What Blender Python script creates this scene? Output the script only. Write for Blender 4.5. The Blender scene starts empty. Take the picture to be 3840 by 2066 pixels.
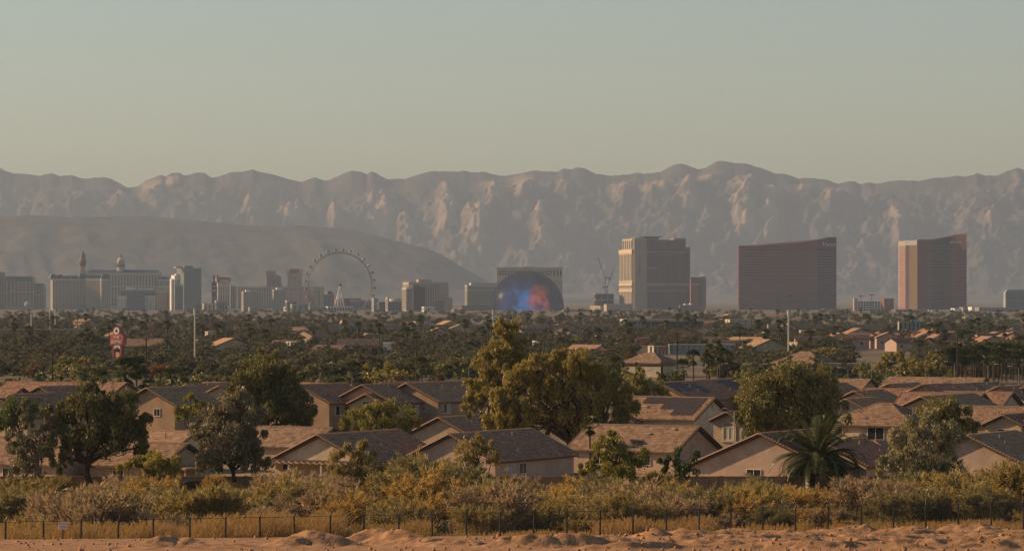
import bpy, math, random
import numpy as np
from mathutils import Vector
rnd = random.Random(11)
sc = bpy.context.scene
COL = sc.collection
# ------------------------------------------------------------ camera
F = 12280.0          # focal length in photograph pixels (3840 wide)
HZ = 1120.0          # eye-level row
CZ = 25.0            # eye height over the plain
cam_d = bpy.data.cameras.new('camera'); cam = bpy.data.objects.new('camera', cam_d); COL.objects.link(cam)
cam_d.sensor_width = 36.0; cam_d.lens = F/3840*36.0
cam_d.shift_y = (HZ-1033.0)/3840
cam_d.clip_start = 1.0; cam_d.clip_end = 80000.0
cam.location = (0, 0, CZ); cam.rotation_euler = (math.pi/2, 0, 0)
sc.camera = cam
# ------------------------------------------------------------ sky and sun
SUN_AZ, SUN_EL = math.radians(75), math.radians(25)   # left of the view direction, above the horizon
world = bpy.data.worlds.new('World'); sc.world = world; world.use_nodes = True
nt = world.node_tree; nt.nodes.clear()
sky = nt.nodes.new('ShaderNodeTexSky'); sky.sky_type = 'NISHITA'; sky.sun_disc = False
sky.sun_elevation = SUN_EL; sky.sun_rotation = -SUN_AZ
sky.air_density = 1.2; sky.dust_density = 0.25; sky.ozone_density = 2.2; sky.altitude = 600
bg = nt.nodes.new('ShaderNodeBackground'); bg.inputs[1].default_value = 0.072
wo = nt.nodes.new('ShaderNodeOutputWorld')
nt.links.new(sky.outputs[0], bg.inputs[0]); nt.links.new(bg.outputs[0], wo.inputs[0])
sun_d = bpy.data.lights.new('sun', 'SUN'); sun = bpy.data.objects.new('sun', sun_d); COL.objects.link(sun)
sun_d.energy = 5.0; sun_d.angle = math.radians(0.53); sun_d.color = (1.0, 0.74, 0.48)
SUNV = Vector((-math.sin(SUN_AZ)*math.cos(SUN_EL), math.cos(SUN_AZ)*math.cos(SUN_EL), math.sin(SUN_EL)))
sun.rotation_euler = SUNV.to_track_quat('Z', 'Y').to_euler()
sc.view_settings.view_transform = 'Standard'; sc.view_settings.look = 'None'
sc.view_settings.exposure = 0.47; sc.view_settings.gamma = 1.0; sc.view_settings.use_curve_mapping = False
sc.view_settings.use_white_balance = True; sc.view_settings.white_balance_temperature = 7500; sc.view_settings.white_balance_tint = 13
sc.cycles.use_denoising = True
try:
    sc.cycles.denoiser = 'OPENIMAGEDENOISE'
except Exception: pass
sc.cycles.max_bounces = 5; sc.cycles.diffuse_bounces = 3; sc.cycles.glossy_bounces = 2
sc.cycles.transmission_bounces = 2; sc.cycles.volume_bounces = 0; sc.cycles.transparent_max_bounces = 4
HAZE_DENSITY = 4.3e-5
HAZE_COLOR = (0.44, 0.545, 0.685, 1)
# ------------------------------------------------------------ helpers
def X(px, d): return (px-1920.0)*d/F
def Z(py, d): return CZ-(py-HZ)*d/F
def sm(a, b, t):
    t = np.clip((np.asarray(t, float)-a)/(b-a), 0, 1); return t*t*(3-2*t)
def _hash(ix, iy, s):
    n = (ix.astype(np.int64)*374761393+iy.astype(np.int64)*668265263+s*974711) & 0x7fffffff
    n = ((n ^ (n >> 13))*1274126177) & 0x7fffffff
    return ((n ^ (n >> 16)) & 0xffff)/65535.0
def vnoise(x, y, s=0):
    x = np.asarray(x, float); y = np.asarray(y, float)
    ix, iy = np.floor(x), np.floor(y); fx, fy = x-ix, y-iy
    fx = fx*fx*(3-2*fx); fy = fy*fy*(3-2*fy)
    a = _hash(ix, iy, s); b = _hash(ix+1, iy, s); c = _hash(ix, iy+1, s); d = _hash(ix+1, iy+1, s)
    return (a*(1-fx)+b*fx)*(1-fy)+(c*(1-fx)+d*fx)*fy
def fbm(x, y, o=4, s=0, g=0.5):
    r, a, t = 0, 1, 0
    for i in range(o):
        r = r+a*(vnoise(x, y, s+i*17)*2-1); t += a; a *= g; x = np.asarray(x)*2.03+5.1; y = np.asarray(y)*2.03+1.7
    return r/t
def ridged(x, y, o=4, s=0, g=0.5):
    r, a, t = 0, 1, 0
    for i in range(o):
        r = r+a*(1-abs(vnoise(x, y, s+i*31)*2-1)); t += a; a *= g; x = np.asarray(x)*2.07+3.3; y = np.asarray(y)*2.07+9.1
    return r/t
def tag(o, label=None, cat=None, group=None, kind=None):
    if label: o['label'] = label
    if cat: o['category'] = cat
    if group: o['group'] = group
    if kind: o['kind'] = kind
    return o
def mesh_np(name, v, f, mat=None, smooth=False):
    me = bpy.data.meshes.new(name)
    v = np.asarray(v, np.float32).reshape(-1, 3)
    f = np.asarray(f, np.int32); n = f.shape[1]
    me.vertices.add(len(v)); me.vertices.foreach_set('co', v.ravel())
    me.loops.add(f.size); me.loops.foreach_set('vertex_index', f.ravel())
    me.polygons.add(len(f)); me.polygons.foreach_set('loop_start', np.arange(0, f.size, n, dtype=np.int32))
    me.polygons.foreach_set('loop_total', np.full(len(f), n, np.int32))
    if smooth: me.polygons.foreach_set('use_smooth', np.ones(len(f), bool))
    me.update(calc_edges=True); me.validate()
    if mat: me.materials.append(mat)
    return me
def obj(name, me, parent=None, loc=(0, 0, 0), rz=0.0):
    o = bpy.data.objects.new(name, me); COL.objects.link(o)
    o.location = loc; o.rotation_euler = (0, 0, rz)
    if parent: o.parent = parent
    return o
def empty(name, loc=(0, 0, 0), rz=0.0, label=None, cat=None, group=None):
    o = bpy.data.objects.new(name, None); COL.objects.link(o)
    o.location = loc; o.rotation_euler = (0, 0, rz); o.empty_display_size = 0.5
    return tag(o, label, cat, group)
class MB:
    def __init__(s): s.v = []; s.f = []
    def poly(s, pts, faces):
        b = len(s.v); s.v += [tuple(p) for p in pts]; s.f += [tuple(b+i for i in q) for q in faces]; return s
    def box(s, x0, x1, y0, y1, z0, z1):
        return s.poly([(x0,y0,z0),(x1,y0,z0),(x1,y1,z0),(x0,y1,z0),(x0,y0,z1),(x1,y0,z1),(x1,y1,z1),(x0,y1,z1)],
                      [(3,2,1,0),(4,5,6,7),(0,1,5,4),(1,2,6,5),(2,3,7,6),(3,0,4,7)])
    def frustum(s, x0, x1, y0, y1, z0, z1, ix, iy=None):
        iy = ix if iy is None else iy
        return s.poly([(x0,y0,z0),(x1,y0,z0),(x1,y1,z0),(x0,y1,z0),(x0+ix,y0+iy,z1),(x1-ix,y0+iy,z1),(x1-ix,y1-iy,z1),(x0+ix,y1-iy,z1)],
                      [(3,2,1,0),(4,5,6,7),(0,1,5,4),(1,2,6,5),(2,3,7,6),(3,0,4,7)])
    def prism(s, pts, z0, z1, top=None):
        n = len(pts); zt = top or [z1]*n
        v = [(p[0],p[1],z0) for p in pts]+[(p[0],p[1],zt[i]) for i,p in enumerate(pts)]
        return s.poly(v, [tuple(range(n-1,-1,-1)), tuple(range(n,2*n))]+[(i,(i+1)%n,n+(i+1)%n,n+i) for i in range(n)])
    def tube(s, p, q, r0, r1=None, n=6, cap=True):
        r1 = r0 if r1 is None else r1
        p, q = Vector(p), Vector(q); a = (q-p)
        if a.length < 1e-6: return s
        a.normalize(); u = a.orthogonal().normalized(); w = a.cross(u)
        v = []
        for c, r in ((p, r0), (q, r1)):
            for i in range(n):
                t = 2*math.pi*i/n; v.append(c+u*(r*math.cos(t))+w*(r*math.sin(t)))
        f = [(i,(i+1)%n,n+(i+1)%n,n+i) for i in range(n)]
        if cap: f += [tuple(range(n-1,-1,-1)), tuple(range(n,2*n))]
        return s.poly(v, f)
    def lathe(s, prof, n=16, c=(0,0,0)):
        v = []
        for r, z in prof:
            for i in range(n):
                t = 2*math.pi*i/n; v.append((c[0]+r*math.cos(t), c[1]+r*math.sin(t), c[2]+z))
        f = []
        for k in range(len(prof)-1):
            for i in range(n): f.append((k*n+i,k*n+(i+1)%n,(k+1)*n+(i+1)%n,(k+1)*n+i))
        f += [tuple(range(n-1,-1,-1)), tuple(range((len(prof)-1)*n, len(prof)*n))]
        return s.poly(v, f)
    def me(s, name, mat=None, smooth=False):
        m = bpy.data.meshes.new(name); m.from_pydata([tuple(p) for p in s.v], [], s.f)
        if smooth: m.polygons.foreach_set('use_smooth', [True]*len(m.polygons))
        m.update()
        if mat: m.materials.append(mat)
        return m
    def build(s, name, mat, parent=None, loc=(0,0,0), rz=0.0, smooth=False):
        return obj(name, s.me(name, mat, smooth), parent, loc, rz)
# ------------------------------------------------------------ materials
def mat(name, col, rough=0.8, var=0.12, scale=1.5, spec=0.25, metal=0.0, bump=0.0, col2=None, stretch=(1,1,1)):
    m = bpy.data.materials.new(name); m.use_nodes = True
    n = m.node_tree.nodes; l = m.node_tree.links; b = n['Principled BSDF']
    b.inputs['Roughness'].default_value = rough; b.inputs['Metallic'].default_value = metal
    b.inputs['Specular IOR Level'].default_value = spec
    c = (*col, 1)
    if var <= 0: b.inputs['Base Color'].default_value = c; return m
    tc = n.new('ShaderNodeTexCoord'); mp = n.new('ShaderNodeMapping'); mp.inputs['Scale'].default_value = stretch
    l.new(tc.outputs['Object'], mp.inputs[0])
    nz = n.new('ShaderNodeTexNoise'); nz.inputs['Scale'].default_value = scale; nz.inputs['Detail'].default_value = 6; nz.inputs['Roughness'].default_value = 0.65
    l.new(mp.outputs[0], nz.inputs[0])
    rp = n.new('ShaderNodeValToRGB'); e = rp.color_ramp.elements
    e[0].position = 0.3; e[1].position = 0.7
    lo = col2 if col2 else tuple(x*(1-var*1.6) for x in col)
    hi = col if col2 else tuple(min(1, x*(1+var)) for x in col)
    e[0].color = (*lo, 1); e[1].color = (*hi, 1)
    l.new(nz.outputs[0], rp.inputs[0]); l.new(rp.outputs[0], b.inputs['Base Color'])
    if bump > 0:
        bp = n.new('ShaderNodeBump'); bp.inputs['Strength'].default_value = 0.6; bp.inputs['Distance'].default_value = bump
        l.new(nz.outputs[0], bp.inputs['Height']); l.new(bp.outputs[0], b.inputs['Normal'])
    return m
def leafmat(name, c1, c2, trans=0.35, dead=None):
    """leaf colour varies from leaf to leaf; part of the light passes through"""
    m = bpy.data.materials.new(name); m.use_nodes = True
    n = m.node_tree.nodes; l = m.node_tree.links; n.remove(n['Principled BSDF']); out = n['Material Output']
    g = n.new('ShaderNodeNewGeometry'); rp = n.new('ShaderNodeValToRGB'); e = rp.color_ramp.elements
    e[0].color = (*c1, 1); e[1].color = (*c2, 1)
    if dead: x = e.new(0.93); x.color = (*dead, 1)
    oi = n.new('ShaderNodeObjectInfo'); ad = n.new('ShaderNodeMath'); ad.operation = 'MULTIPLY_ADD'; ad.inputs[1].default_value = 0.35
    ml = n.new('ShaderNodeMath'); ml.operation = 'MULTIPLY'; ml.inputs[1].default_value = 0.68
    l.new(g.outputs['Random Per Island'], ml.inputs[0]); l.new(oi.outputs['Random'], ad.inputs[0]); l.new(ml.outputs[0], ad.inputs[2])
    l.new(ad.outputs[0], rp.inputs[0])
    d = n.new('ShaderNodeBsdfDiffuse'); t = n.new('ShaderNodeBsdfTranslucent'); mx = n.new('ShaderNodeMixShader'); mx.inputs[0].default_value = trans
    l.new(rp.outputs[0], d.inputs[0]); l.new(rp.outputs[0], t.inputs[0])
    l.new(d.outputs[0], mx.inputs[1]); l.new(t.outputs[0], mx.inputs[2])
    gl = n.new('ShaderNodeBsdfGlossy'); gl.inputs['Roughness'].default_value = 0.45; gl.inputs[0].default_value = (0.5, 0.5, 0.45, 1)
    m2 = n.new('ShaderNodeMixShader'); m2.inputs[0].default_value = 0.05
    l.new(mx.outputs[0], m2.inputs[1]); l.new(gl.outputs[0], m2.inputs[2]); l.new(m2.outputs[0], out.inputs[0])
    return m
def text_mesh(name, body, size, mt, parent, loc, rot=(math.pi/2,0,0), ext=0.02, align='CENTER', shear=0.0, sx=1.0):
    cu = bpy.data.curves.new(name, 'FONT'); cu.body = body; cu.size = size; cu.extrude = ext; cu.align_x = align; cu.align_y = 'CENTER'; cu.shear = shear
    cu.resolution_u = 2
    tmp = bpy.data.objects.new('tmp_text', cu); COL.objects.link(tmp)
    dg = bpy.context.evaluated_depsgraph_get(); dg.update()
    me = bpy.data.meshes.new_from_object(tmp.evaluated_get(dg)); bpy.data.objects.remove(tmp); bpy.data.curves.remove(cu)
    me.name = name; me.materials.clear(); me.materials.append(mt)
    o = obj(name, me, parent, loc); o.rotation_euler = rot; o.scale = (sx, 1, 1)
    return o
# ------------------------------------------------------------ terrain
def yf(x): return 292.05+0.4773*np.asarray(x, float)      # the fence line
def zg(x, y):
    x = np.asarray(x, float); y = np.asarray(y, float)
    t = y-yf(x); xc = np.clip(x, -60, 60)
    ze = 4.15-0.027*xc; zb = 3.05-0.0125*xc
    z = np.where(t < -4, ze+(-4-t)*0.051, ze+(zb-ze)*sm(-4, -1, t))
    z = np.where(t > 0, zb+(0.4-zb)*sm(0, 30, t), z)
    z = np.where(y > 340, np.where(t > 0, z+(1.4-z)*sm(372, 400, y), z), z)
    far = 1.4-1.4*sm(500, 1500, y)
    return np.where((y > 400) & (t > 0), far, z)
def zgf(x, y): return float(zg(x, y))
# ------------------------------------------------------------ the setting: ground, dirt field, mountains, haze
M = {}
M['ground'] = mat('desert ground', (0.15, 0.12, 0.085), 0.95, 0.35, 0.02, 0.1)
M['dirt'] = mat('bare dirt', (0.36, 0.200, 0.108), 0.95, 0.28, 0.9, 0.1, bump=0.16)
M['washdirt'] = mat('wash soil', (0.30, 0.20, 0.115), 0.95, 0.25, 0.4, 0.1)
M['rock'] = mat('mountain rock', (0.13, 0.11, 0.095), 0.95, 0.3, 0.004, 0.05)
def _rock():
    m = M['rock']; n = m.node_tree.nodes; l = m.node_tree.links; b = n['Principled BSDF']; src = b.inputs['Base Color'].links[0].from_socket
    at = n.new('ShaderNodeAttribute'); at.attribute_name = 'sunlit_cliff'; mx = n.new('ShaderNodeMix'); mx.data_type = 'RGBA'; mx.inputs[7].default_value = (0.36, 0.26, 0.19, 1)  # pale rock tone that also carries the sunlight painted on the cliffs
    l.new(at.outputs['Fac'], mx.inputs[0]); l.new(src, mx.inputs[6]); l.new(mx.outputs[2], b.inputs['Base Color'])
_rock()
M['hill'] = mat('dark hill rock', (0.095, 0.085, 0.075), 0.95, 0.35, 0.012, 0.1)
def grid_mesh(name, xs, ys, zfun, mt, smooth=True):
    gx, gy = np.meshgrid(xs, ys); gz = zfun(gx, gy)
    v = np.stack([gx, gy, gz], -1).reshape(-1, 3); nx, ny = len(xs), len(ys)
    i = np.arange(nx*ny).reshape(ny, nx)
    f = np.stack([i[:-1, :-1], i[:-1, 1:], i[1:, 1:], i[1:, :-1]], -1).reshape(-1, 4)
    return mesh_np(name, v, f, mt, smooth)
# the plain (one sheet to the foot of the mountains)
ys = np.concatenate([np.linspace(-1400, 380, 6), np.linspace(395, 1600, 40), np.linspace(1800, 30000, 40)])
xs = np.linspace(-8400, 8400, 60)
o = obj('ground', grid_mesh('ground', xs, ys, lambda x, y: np.where(y < 405, -2.0, zg(x, y)-0.02*(y < 1700)), M['ground'])); tag(o, 'flat desert plain under houses and trees', kind='structure')
# the wash between fence and houses
def wash(name, xs, ts):
    u, t = np.meshgrid(xs, ts); yy = yf(u)+t
    yy = np.minimum(yy, 470)
    z = zg(u, yy)+0.08*fbm(u*0.3, yy*0.3, 3, 3)
    v = np.stack([u, yy, z], -1).reshape(-1, 3); nx, ny = len(xs), len(ts)
    i = np.arange(nx*ny).reshape(ny, nx)
    f = np.stack([i[:-1, :-1], i[:-1, 1:], i[1:, 1:], i[1:, :-1]], -1).reshape(-1, 4)
    return mesh_np(name, v, f, M['washdirt'], True)
o = obj('wash_ground', wash('wash_ground', np.linspace(-110, 110, 150), np.concatenate([np.linspace(-2.5, 30, 30), np.linspace(32, 215, 60)]))); tag(o, 'brown soil of the brushy wash behind the fence', kind='structure')
# graded dirt with ploughed-up heaps
mr = random.Random(5); heaps = []
for p, d, h, sx, sy in ((1180, 247, 1.25, 2.6, 1.3), (1090, 246, 0.8, 1.8, 1.2), (1420, 252, 1.3, 2.4, 1.4), (1500, 251, 1.2, 2.8, 1.4), (1600, 249, 0.75, 2.6, 1.2), (1700, 246, 0.6, 2.6, 1.1),
                        (640, 241, 0.95, 2.8, 1.2), (740, 241, 0.45, 2.0, 1.0), (900, 243, 0.35, 1.8, 1.0), (1890, 246, 0.7, 1.8, 1.0), (2000, 243, 1.1, 3.4, 1.2), (2150, 244, 1.15, 3.6, 1.2), (2300, 246, 0.9, 3.0, 1.3),
                        (2440, 281, 0.85, 1.4, 0.9), (2560, 283, 0.7, 2.4, 1.0), (2860, 300, 0.6, 2.6, 1.0), (3180, 303, 0.8, 3.2, 1.1), (3240, 302, 0.9, 1.5, 1.0), (3600, 304, 0.85, 2.2, 1.2), (3680, 304, 0.9, 2.6, 1.2), (2750, 298, 0.8, 2.0, 1.1), (3420, 300, 0.7, 3.0, 1.2)):
    heaps.append((X(p, d), d, h, sx, sy))
def zdirt(x, y):
    z = zg(x, y); t = y-yf(x)
    wx = x+1.1*fbm(x*0.35, y*0.35, 3, 61); wy = y+0.9*fbm(x*0.4, y*0.4, 3, 71)
    h = 0*x
    for hx, hy, hh, sx, sy in heaps:
        dy = wy-hy-0.10*(wx-hx)*math.sin(hx*1.7); q = np.exp(-(((wx-hx)/sx)**2+np.where(dy < 0, abs(dy)/sy*1.25, (dy/sy/1.6)**2))); h = np.maximum(h, hh*q)
    pxx = 1920+x/y*F
    for j, (d0, sl, H0, p0) in enumerate(((240.5, 0.10, 0.75, 2080), (247, -0.08, 0.7, 2250), (254, 0.12, 0.75, 2350), (262, -0.03, 0.65, 2700), (269, 0.16, 0.7, 2420), (277, 0.02, 0.6, 2560), (285, 0.20, 0.7, 2380), (293, 0.10, 0.6, 2650), (301, 0.05, 0.75, 2800))):
        cy = d0+sl*(x-22)+1.6*fbm(x*0.13, x*0+j*7.3, 3, 80+j); dy = y+0.5*fbm(x*0.7, y*0.7, 3, 91)-cy
        hj = 0.8*H0*(0.35+0.95*vnoise(x*0.22, x*0+j*3.1, 95+j))*sm(p0-120, p0+160, pxx)
        h = np.maximum(h, hj*np.where(dy < 0, np.exp(-abs(dy)/0.75), np.exp(-(dy/1.7)**2)))
    fade = 1-sm(-4.5, -2.5, t)
    rough = 0.25+np.clip(h*2, 0, 1)
    h = h+rough*0.18*fbm(x*1.1, y*1.1, 5, 7, 0.75)+rough*0.24*(ridged(x*1.9, y*1.9, 4, 23, 0.7)-0.5)
    rut = 0.05*np.sin(t*2.1+0.6*fbm(x*0.05, y*0.2, 2, 3))*(1-np.clip(h*3, 0, 1))
    return z+(h+rut)*fade
xs = np.linspace(-60, 60, 430)
def dirt_mesh():
    ts = np.concatenate([np.linspace(-112, -72, 40), np.linspace(-71.8, -1.2, 340)]); u, t = np.meshgrid(xs, ts); yy = yf(u)+t
    z = zdirt(u, yy); v = np.stack([u, yy, z], -1).reshape(-1, 3); nx, ny = len(xs), len(ts)
    i = np.arange(nx*ny).reshape(ny, nx)
    f = np.stack([i[:-1, :-1], i[:-1, 1:], i[1:, 1:], i[1:, :-1]], -1).reshape(-1, 4)
    return mesh_np('dirt_field', v, f, M['dirt'], True)
o = obj('dirt_field', dirt_mesh()); tag(o, 'bare graded dirt with ploughed-up heaps in front of the fence', kind='structure')
# mountains
RIDGE = [(-700,640),(-400,655),(-150,640),(0,629),(22,641),(52,651),(112,655),(149,659),(194,649),(227,661),(268,657),(317,671),(369,666),(397,666),(432,678),(477,704),(522,697),(544,678),(604,657),(619,663),(648,648),(675,648),(686,658),(712,657),(734,647),(768,647),(790,666),(827,662),(865,644),(902,646),(947,635),(975,646),(1042,659),(1083,672),(1131,684),(1180,666),(1210,676),(1234,677),(1269,659),(1318,641),(1359,646),(1374,653),(1392,644),(1415,652),(1448,672),(1515,671),(1556,660),(1590,647),(1620,643),(1668,643),(1717,646),(1741,640),(1772,648),(1821,644),(1854,656),(1892,661),(1920,656),(1957,651),(2002,639),(2032,643),(2095,644),(2114,633),(2136,636),(2173,628),(2192,631),(2233,655),(2259,654),(2289,659),(2352,656),(2382,649),(2434,652),(2475,646),(2531,617),(2554,613),(2576,619),(2613,635),(2643,632),(2688,605),(2703,604),(2736,607),(2755,614),(2788,613),(2833,624),(2880,638),(2906,651),(2925,649),(2973,662),(2999,671),(3044,667),(3066,672),(3092,671),(3137,690),(3174,682),(3204,681),(3228,692),(3264,684),(3284,690),(3335,680),(3372,677),(3446,679),(3495,669),(3551,665),(3588,660),(3625,662),(3666,651),(3700,659),(3737,659),(3782,640),(3815,630),(3840,638),(4000,650),(4300,640),(4600,665)]
rp_, rq_ = np.array([r[0] for r in RIDGE], float), np.array([r[1] for r in RIDGE], float)
# pale spurs, rock colour and painted sunlight together, that stand out from the face: (column, row of their top, row of their foot, half width px, how far they stand out in m)
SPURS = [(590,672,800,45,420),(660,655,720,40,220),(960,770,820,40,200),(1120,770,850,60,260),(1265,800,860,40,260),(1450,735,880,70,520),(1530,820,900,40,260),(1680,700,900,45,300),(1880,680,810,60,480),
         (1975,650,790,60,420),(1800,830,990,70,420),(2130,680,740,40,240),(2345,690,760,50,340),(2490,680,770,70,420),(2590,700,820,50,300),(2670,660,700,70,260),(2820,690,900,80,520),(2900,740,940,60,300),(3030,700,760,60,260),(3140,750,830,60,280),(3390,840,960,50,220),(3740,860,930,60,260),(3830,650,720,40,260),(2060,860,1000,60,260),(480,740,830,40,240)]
def mountain():
    RY = 26000.0; pxs = np.linspace(-700, 4600, 900)
    k = (pxs-1920)/F; ang = (HZ-np.interp(pxs, rp_, rq_)+3.2*fbm(pxs/16, pxs*0, 4, 2, 0.6))/F; soft = np.convolve(np.pad(ang, 40, 'edge'), np.hanning(81)/np.hanning(81).sum(), 'valid')
    ys = np.concatenate([np.linspace(20500, 23900, 26), np.linspace(23950, 26000, 230), np.linspace(26060, 27600, 8)])
    K, Y = np.meshgrid(k, ys); A = np.broadcast_to(ang, K.shape); PX = np.broadcast_to(pxs, K.shape); Xw = K*RY
    r = np.clip((Y-24100)/1900, 0, 1); w = sm(0.0, 0.25, r)*(1-sm(0.70, 0.99, r)); bl = sm(0.80, 1.0, r); A = A*bl+np.minimum(np.broadcast_to(soft, K.shape), A*1.01)*(1-bl)
    wx = Xw+260*fbm(Xw/700, Y/700, 3, 41); wy = Y+260*fbm(Xw/700, Y/700, 3, 43)
    n1 = ridged(wx/1500, wy/2600, 5, 5, 0.55)-0.58; n2 = ridged(wx/420, wy/700, 4, 9, 0.6)-0.55; n3 = fbm(Xw/90, Y/110, 4, 15, 0.65)
    row = HZ-(A*F)*r**1.15; cl = 0*Xw
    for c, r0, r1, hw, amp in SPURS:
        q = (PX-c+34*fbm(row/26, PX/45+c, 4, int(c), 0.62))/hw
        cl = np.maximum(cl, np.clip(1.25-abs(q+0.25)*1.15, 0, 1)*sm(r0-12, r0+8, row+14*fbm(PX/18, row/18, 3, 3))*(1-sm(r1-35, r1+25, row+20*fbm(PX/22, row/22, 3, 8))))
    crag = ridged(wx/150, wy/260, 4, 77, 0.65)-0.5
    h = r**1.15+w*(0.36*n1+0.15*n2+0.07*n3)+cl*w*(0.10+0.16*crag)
    h = np.where(r >= 1, 1, np.minimum(h, 0.985-0.25*(1-r)))
    low = (0.07+0.03*fbm(Xw/1800, Y/1500, 3, 8))*sm(20500, 24800, Y)
    h = np.maximum(h, low)*(1-sm(26000, 27600, Y)*0.8)
    z = A*h*Y+CZ*sm(0.1, 0.8, h)-6*(1-sm(0, 0.03, h))
    v = np.stack([K*Y, Y, z], -1).reshape(-1, 3); ny, nx = K.shape
    i = np.arange(nx*ny).reshape(ny, nx)
    f = np.stack([i[:-1, :-1], i[:-1, 1:], i[1:, 1:], i[1:, :-1]], -1).reshape(-1, 4)
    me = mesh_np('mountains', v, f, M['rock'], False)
    pale = np.clip(cl*1.3-0.35+0.9*fbm(Xw/120, Y/60, 4, 63, 0.65), 0, 1)*np.clip(cl*3, 0, 1)  # mask of pale outcrops; sunlight on the cliffs is put into this colour too
    at = me.attributes.new('sunlit_cliff', 'FLOAT', 'POINT'); at.data.foreach_set('value', pale.ravel().astype(np.float32))
    return me
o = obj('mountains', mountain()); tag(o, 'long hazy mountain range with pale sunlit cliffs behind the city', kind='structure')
HILL = [(-900,830),(-400,812),(0,812),(110,803),(220,812),(380,812),(520,809),(590,811),(700,823),(850,835),(970,848),(1090,842),(1200,850),(1330,860),(1450,893),(1560,920),(1640,940),(1690,975),(1740,1003),(1800,1040),(1900,1085),(2050,1112),(2300,1122),(2500,1124)]
def hill():
    hp, hq = np.array([r[0] for r in HILL], float), np.array([r[1] for r in HILL], float)
    pxs = np.linspace(-900, 2400, 420); ang = np.maximum((HZ-np.interp(pxs, hp, hq))/F, 0); ang = np.convolve(np.pad(ang, 6, 'edge'), np.ones(13)/13, 'valid')
    ys = np.linspace(15800, 19000, 150); k = (pxs-1920)/F
    K, Y = np.meshgrid(k, ys); A = np.broadcast_to(ang, K.shape)
    v0 = np.clip((Y-15800)/2200, 0, 1); Xw = K*18000
    sp = 300*(ridged(Xw/900+v0, v0*2+2, 4, 55, 0.55)-0.5)+90*(ridged(Xw/260+v0*2, v0*5, 4, 9, 0.6)-0.5)
    u = np.clip((Y+sp*sm(0.05, 0.4, v0)*(1-sm(0.8, 1, v0))-16900)/1000, 0, 1)
    h = np.maximum(u**0.95, 0.10*sm(15800, 17200, Y))*(1-0.7*sm(18100, 19000, Y))
    z = A*h*Y+CZ*h-3
    v = np.stack([K*Y, Y, z], -1).reshape(-1, 3); ny, nx = K.shape
    i = np.arange(nx*ny).reshape(ny, nx)
    f = np.stack([i[:-1, :-1], i[:-1, 1:], i[1:, 1:], i[1:, :-1]], -1).reshape(-1, 4)
    return mesh_np('hill', v, f, M['hill'], False)
o = obj('hill', hill()); tag(o, 'smooth dark foothill ridge in front of the mountains behind the ferris wheel', kind='structure')
# the air: one even box of pale haze round camera and scene
hm = bpy.data.materials.new('haze'); hm.use_nodes = True; hn = hm.node_tree.nodes; hn.remove(hn['Principled BSDF'])
pv = hn.new('ShaderNodeVolumePrincipled'); pv.inputs['Density'].default_value = HAZE_DENSITY; pv.inputs['Color'].default_value = HAZE_COLOR
pv.inputs['Anisotropy'].default_value = 0.15
hm.node_tree.links.new(pv.outputs[0], hn['Material Output'].inputs['Volume'])
o = MB().box(-9000, 9000, -1600, 31000, -5, 1150).build('haze', hm); tag(o, 'thin warm haze over the whole valley', kind='stuff')

# clods of earth on the heaps
def clods():
    rg = np.random.default_rng(4); n = 9000; px = rg.uniform(0, 3840, n); t = -rg.uniform(1.5, 70, n); k = (px-1920)/F; y = (292.05+t)/(1-0.4773*k); x = k*y
    keep = (rg.random(n) < 0.25+0.75*(px > 2100)) ; x, y = x[keep], y[keep]; n = len(x); z = zdirt(x, y); s = 0.03+0.17*rg.random(n)**5
    b = np.array([(1, 0, 0), (-1, 0, 0), (0, 1, 0), (0, -1, 0), (0, 0, 1), (0, 0, -1)], float); v = b[None]*s[:, None, None]*rg.uniform(0.6, 1.4, (n, 6, 1))+np.stack([x, y, z+s*0.4], 1)[:, None]
    f = np.array([(0, 2, 4), (2, 1, 4), (1, 3, 4), (3, 0, 4), (2, 0, 5), (1, 2, 5), (3, 1, 5), (0, 3, 5)]); f = (f[None]+6*np.arange(n)[:, None, None]).reshape(-1, 3)
    return mesh_np('dirt_clods', v.reshape(-1, 3), f, M['dirt'])
o = obj('dirt_clods', clods()); tag(o, 'small clods of earth and stones strewn over the graded dirt', kind='stuff')
# ------------------------------------------------------------ skyline
def wallm(n, c, rough=0.85): return mat(n, c, rough, 0.08, 0.05, 0.2)
M['cream'] = wallm('cream stucco', (0.46, 0.40, 0.32)); M['tan'] = wallm('tan stucco', (0.40, 0.33, 0.26)); M['pink'] = wallm('pinkish stucco', (0.42, 0.30, 0.25))
M['white'] = wallm('white paint', (0.72, 0.68, 0.62)); M['grey'] = wallm('grey concrete', (0.30, 0.29, 0.28)); M['brownred'] = wallm('brick red stucco', (0.30, 0.13, 0.10))
M['sand'] = wallm('sunny sandstone', (0.58, 0.44, 0.30)); M['mauve'] = wallm('mauve stucco', (0.26, 0.19, 0.19))
def glassm(n, c, rough=0.25, spec=0.5): return mat(n, c, rough, 0.10, 0.08, spec)
M['gdark'] = glassm('dark window glass', (0.035, 0.04, 0.055)); M['gblue'] = glassm('blue window glass', (0.06, 0.09, 0.13)); M['gteal'] = glassm('teal glass', (0.09, 0.17, 0.18), 0.3)
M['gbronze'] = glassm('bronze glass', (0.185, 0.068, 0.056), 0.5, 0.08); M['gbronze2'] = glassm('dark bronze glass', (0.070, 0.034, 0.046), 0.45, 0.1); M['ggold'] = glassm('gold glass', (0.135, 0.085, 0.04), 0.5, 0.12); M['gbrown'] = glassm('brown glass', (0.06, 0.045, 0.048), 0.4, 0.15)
M['ggreen'] = glassm('green glass', (0.08, 0.14, 0.12), 0.3)
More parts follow.
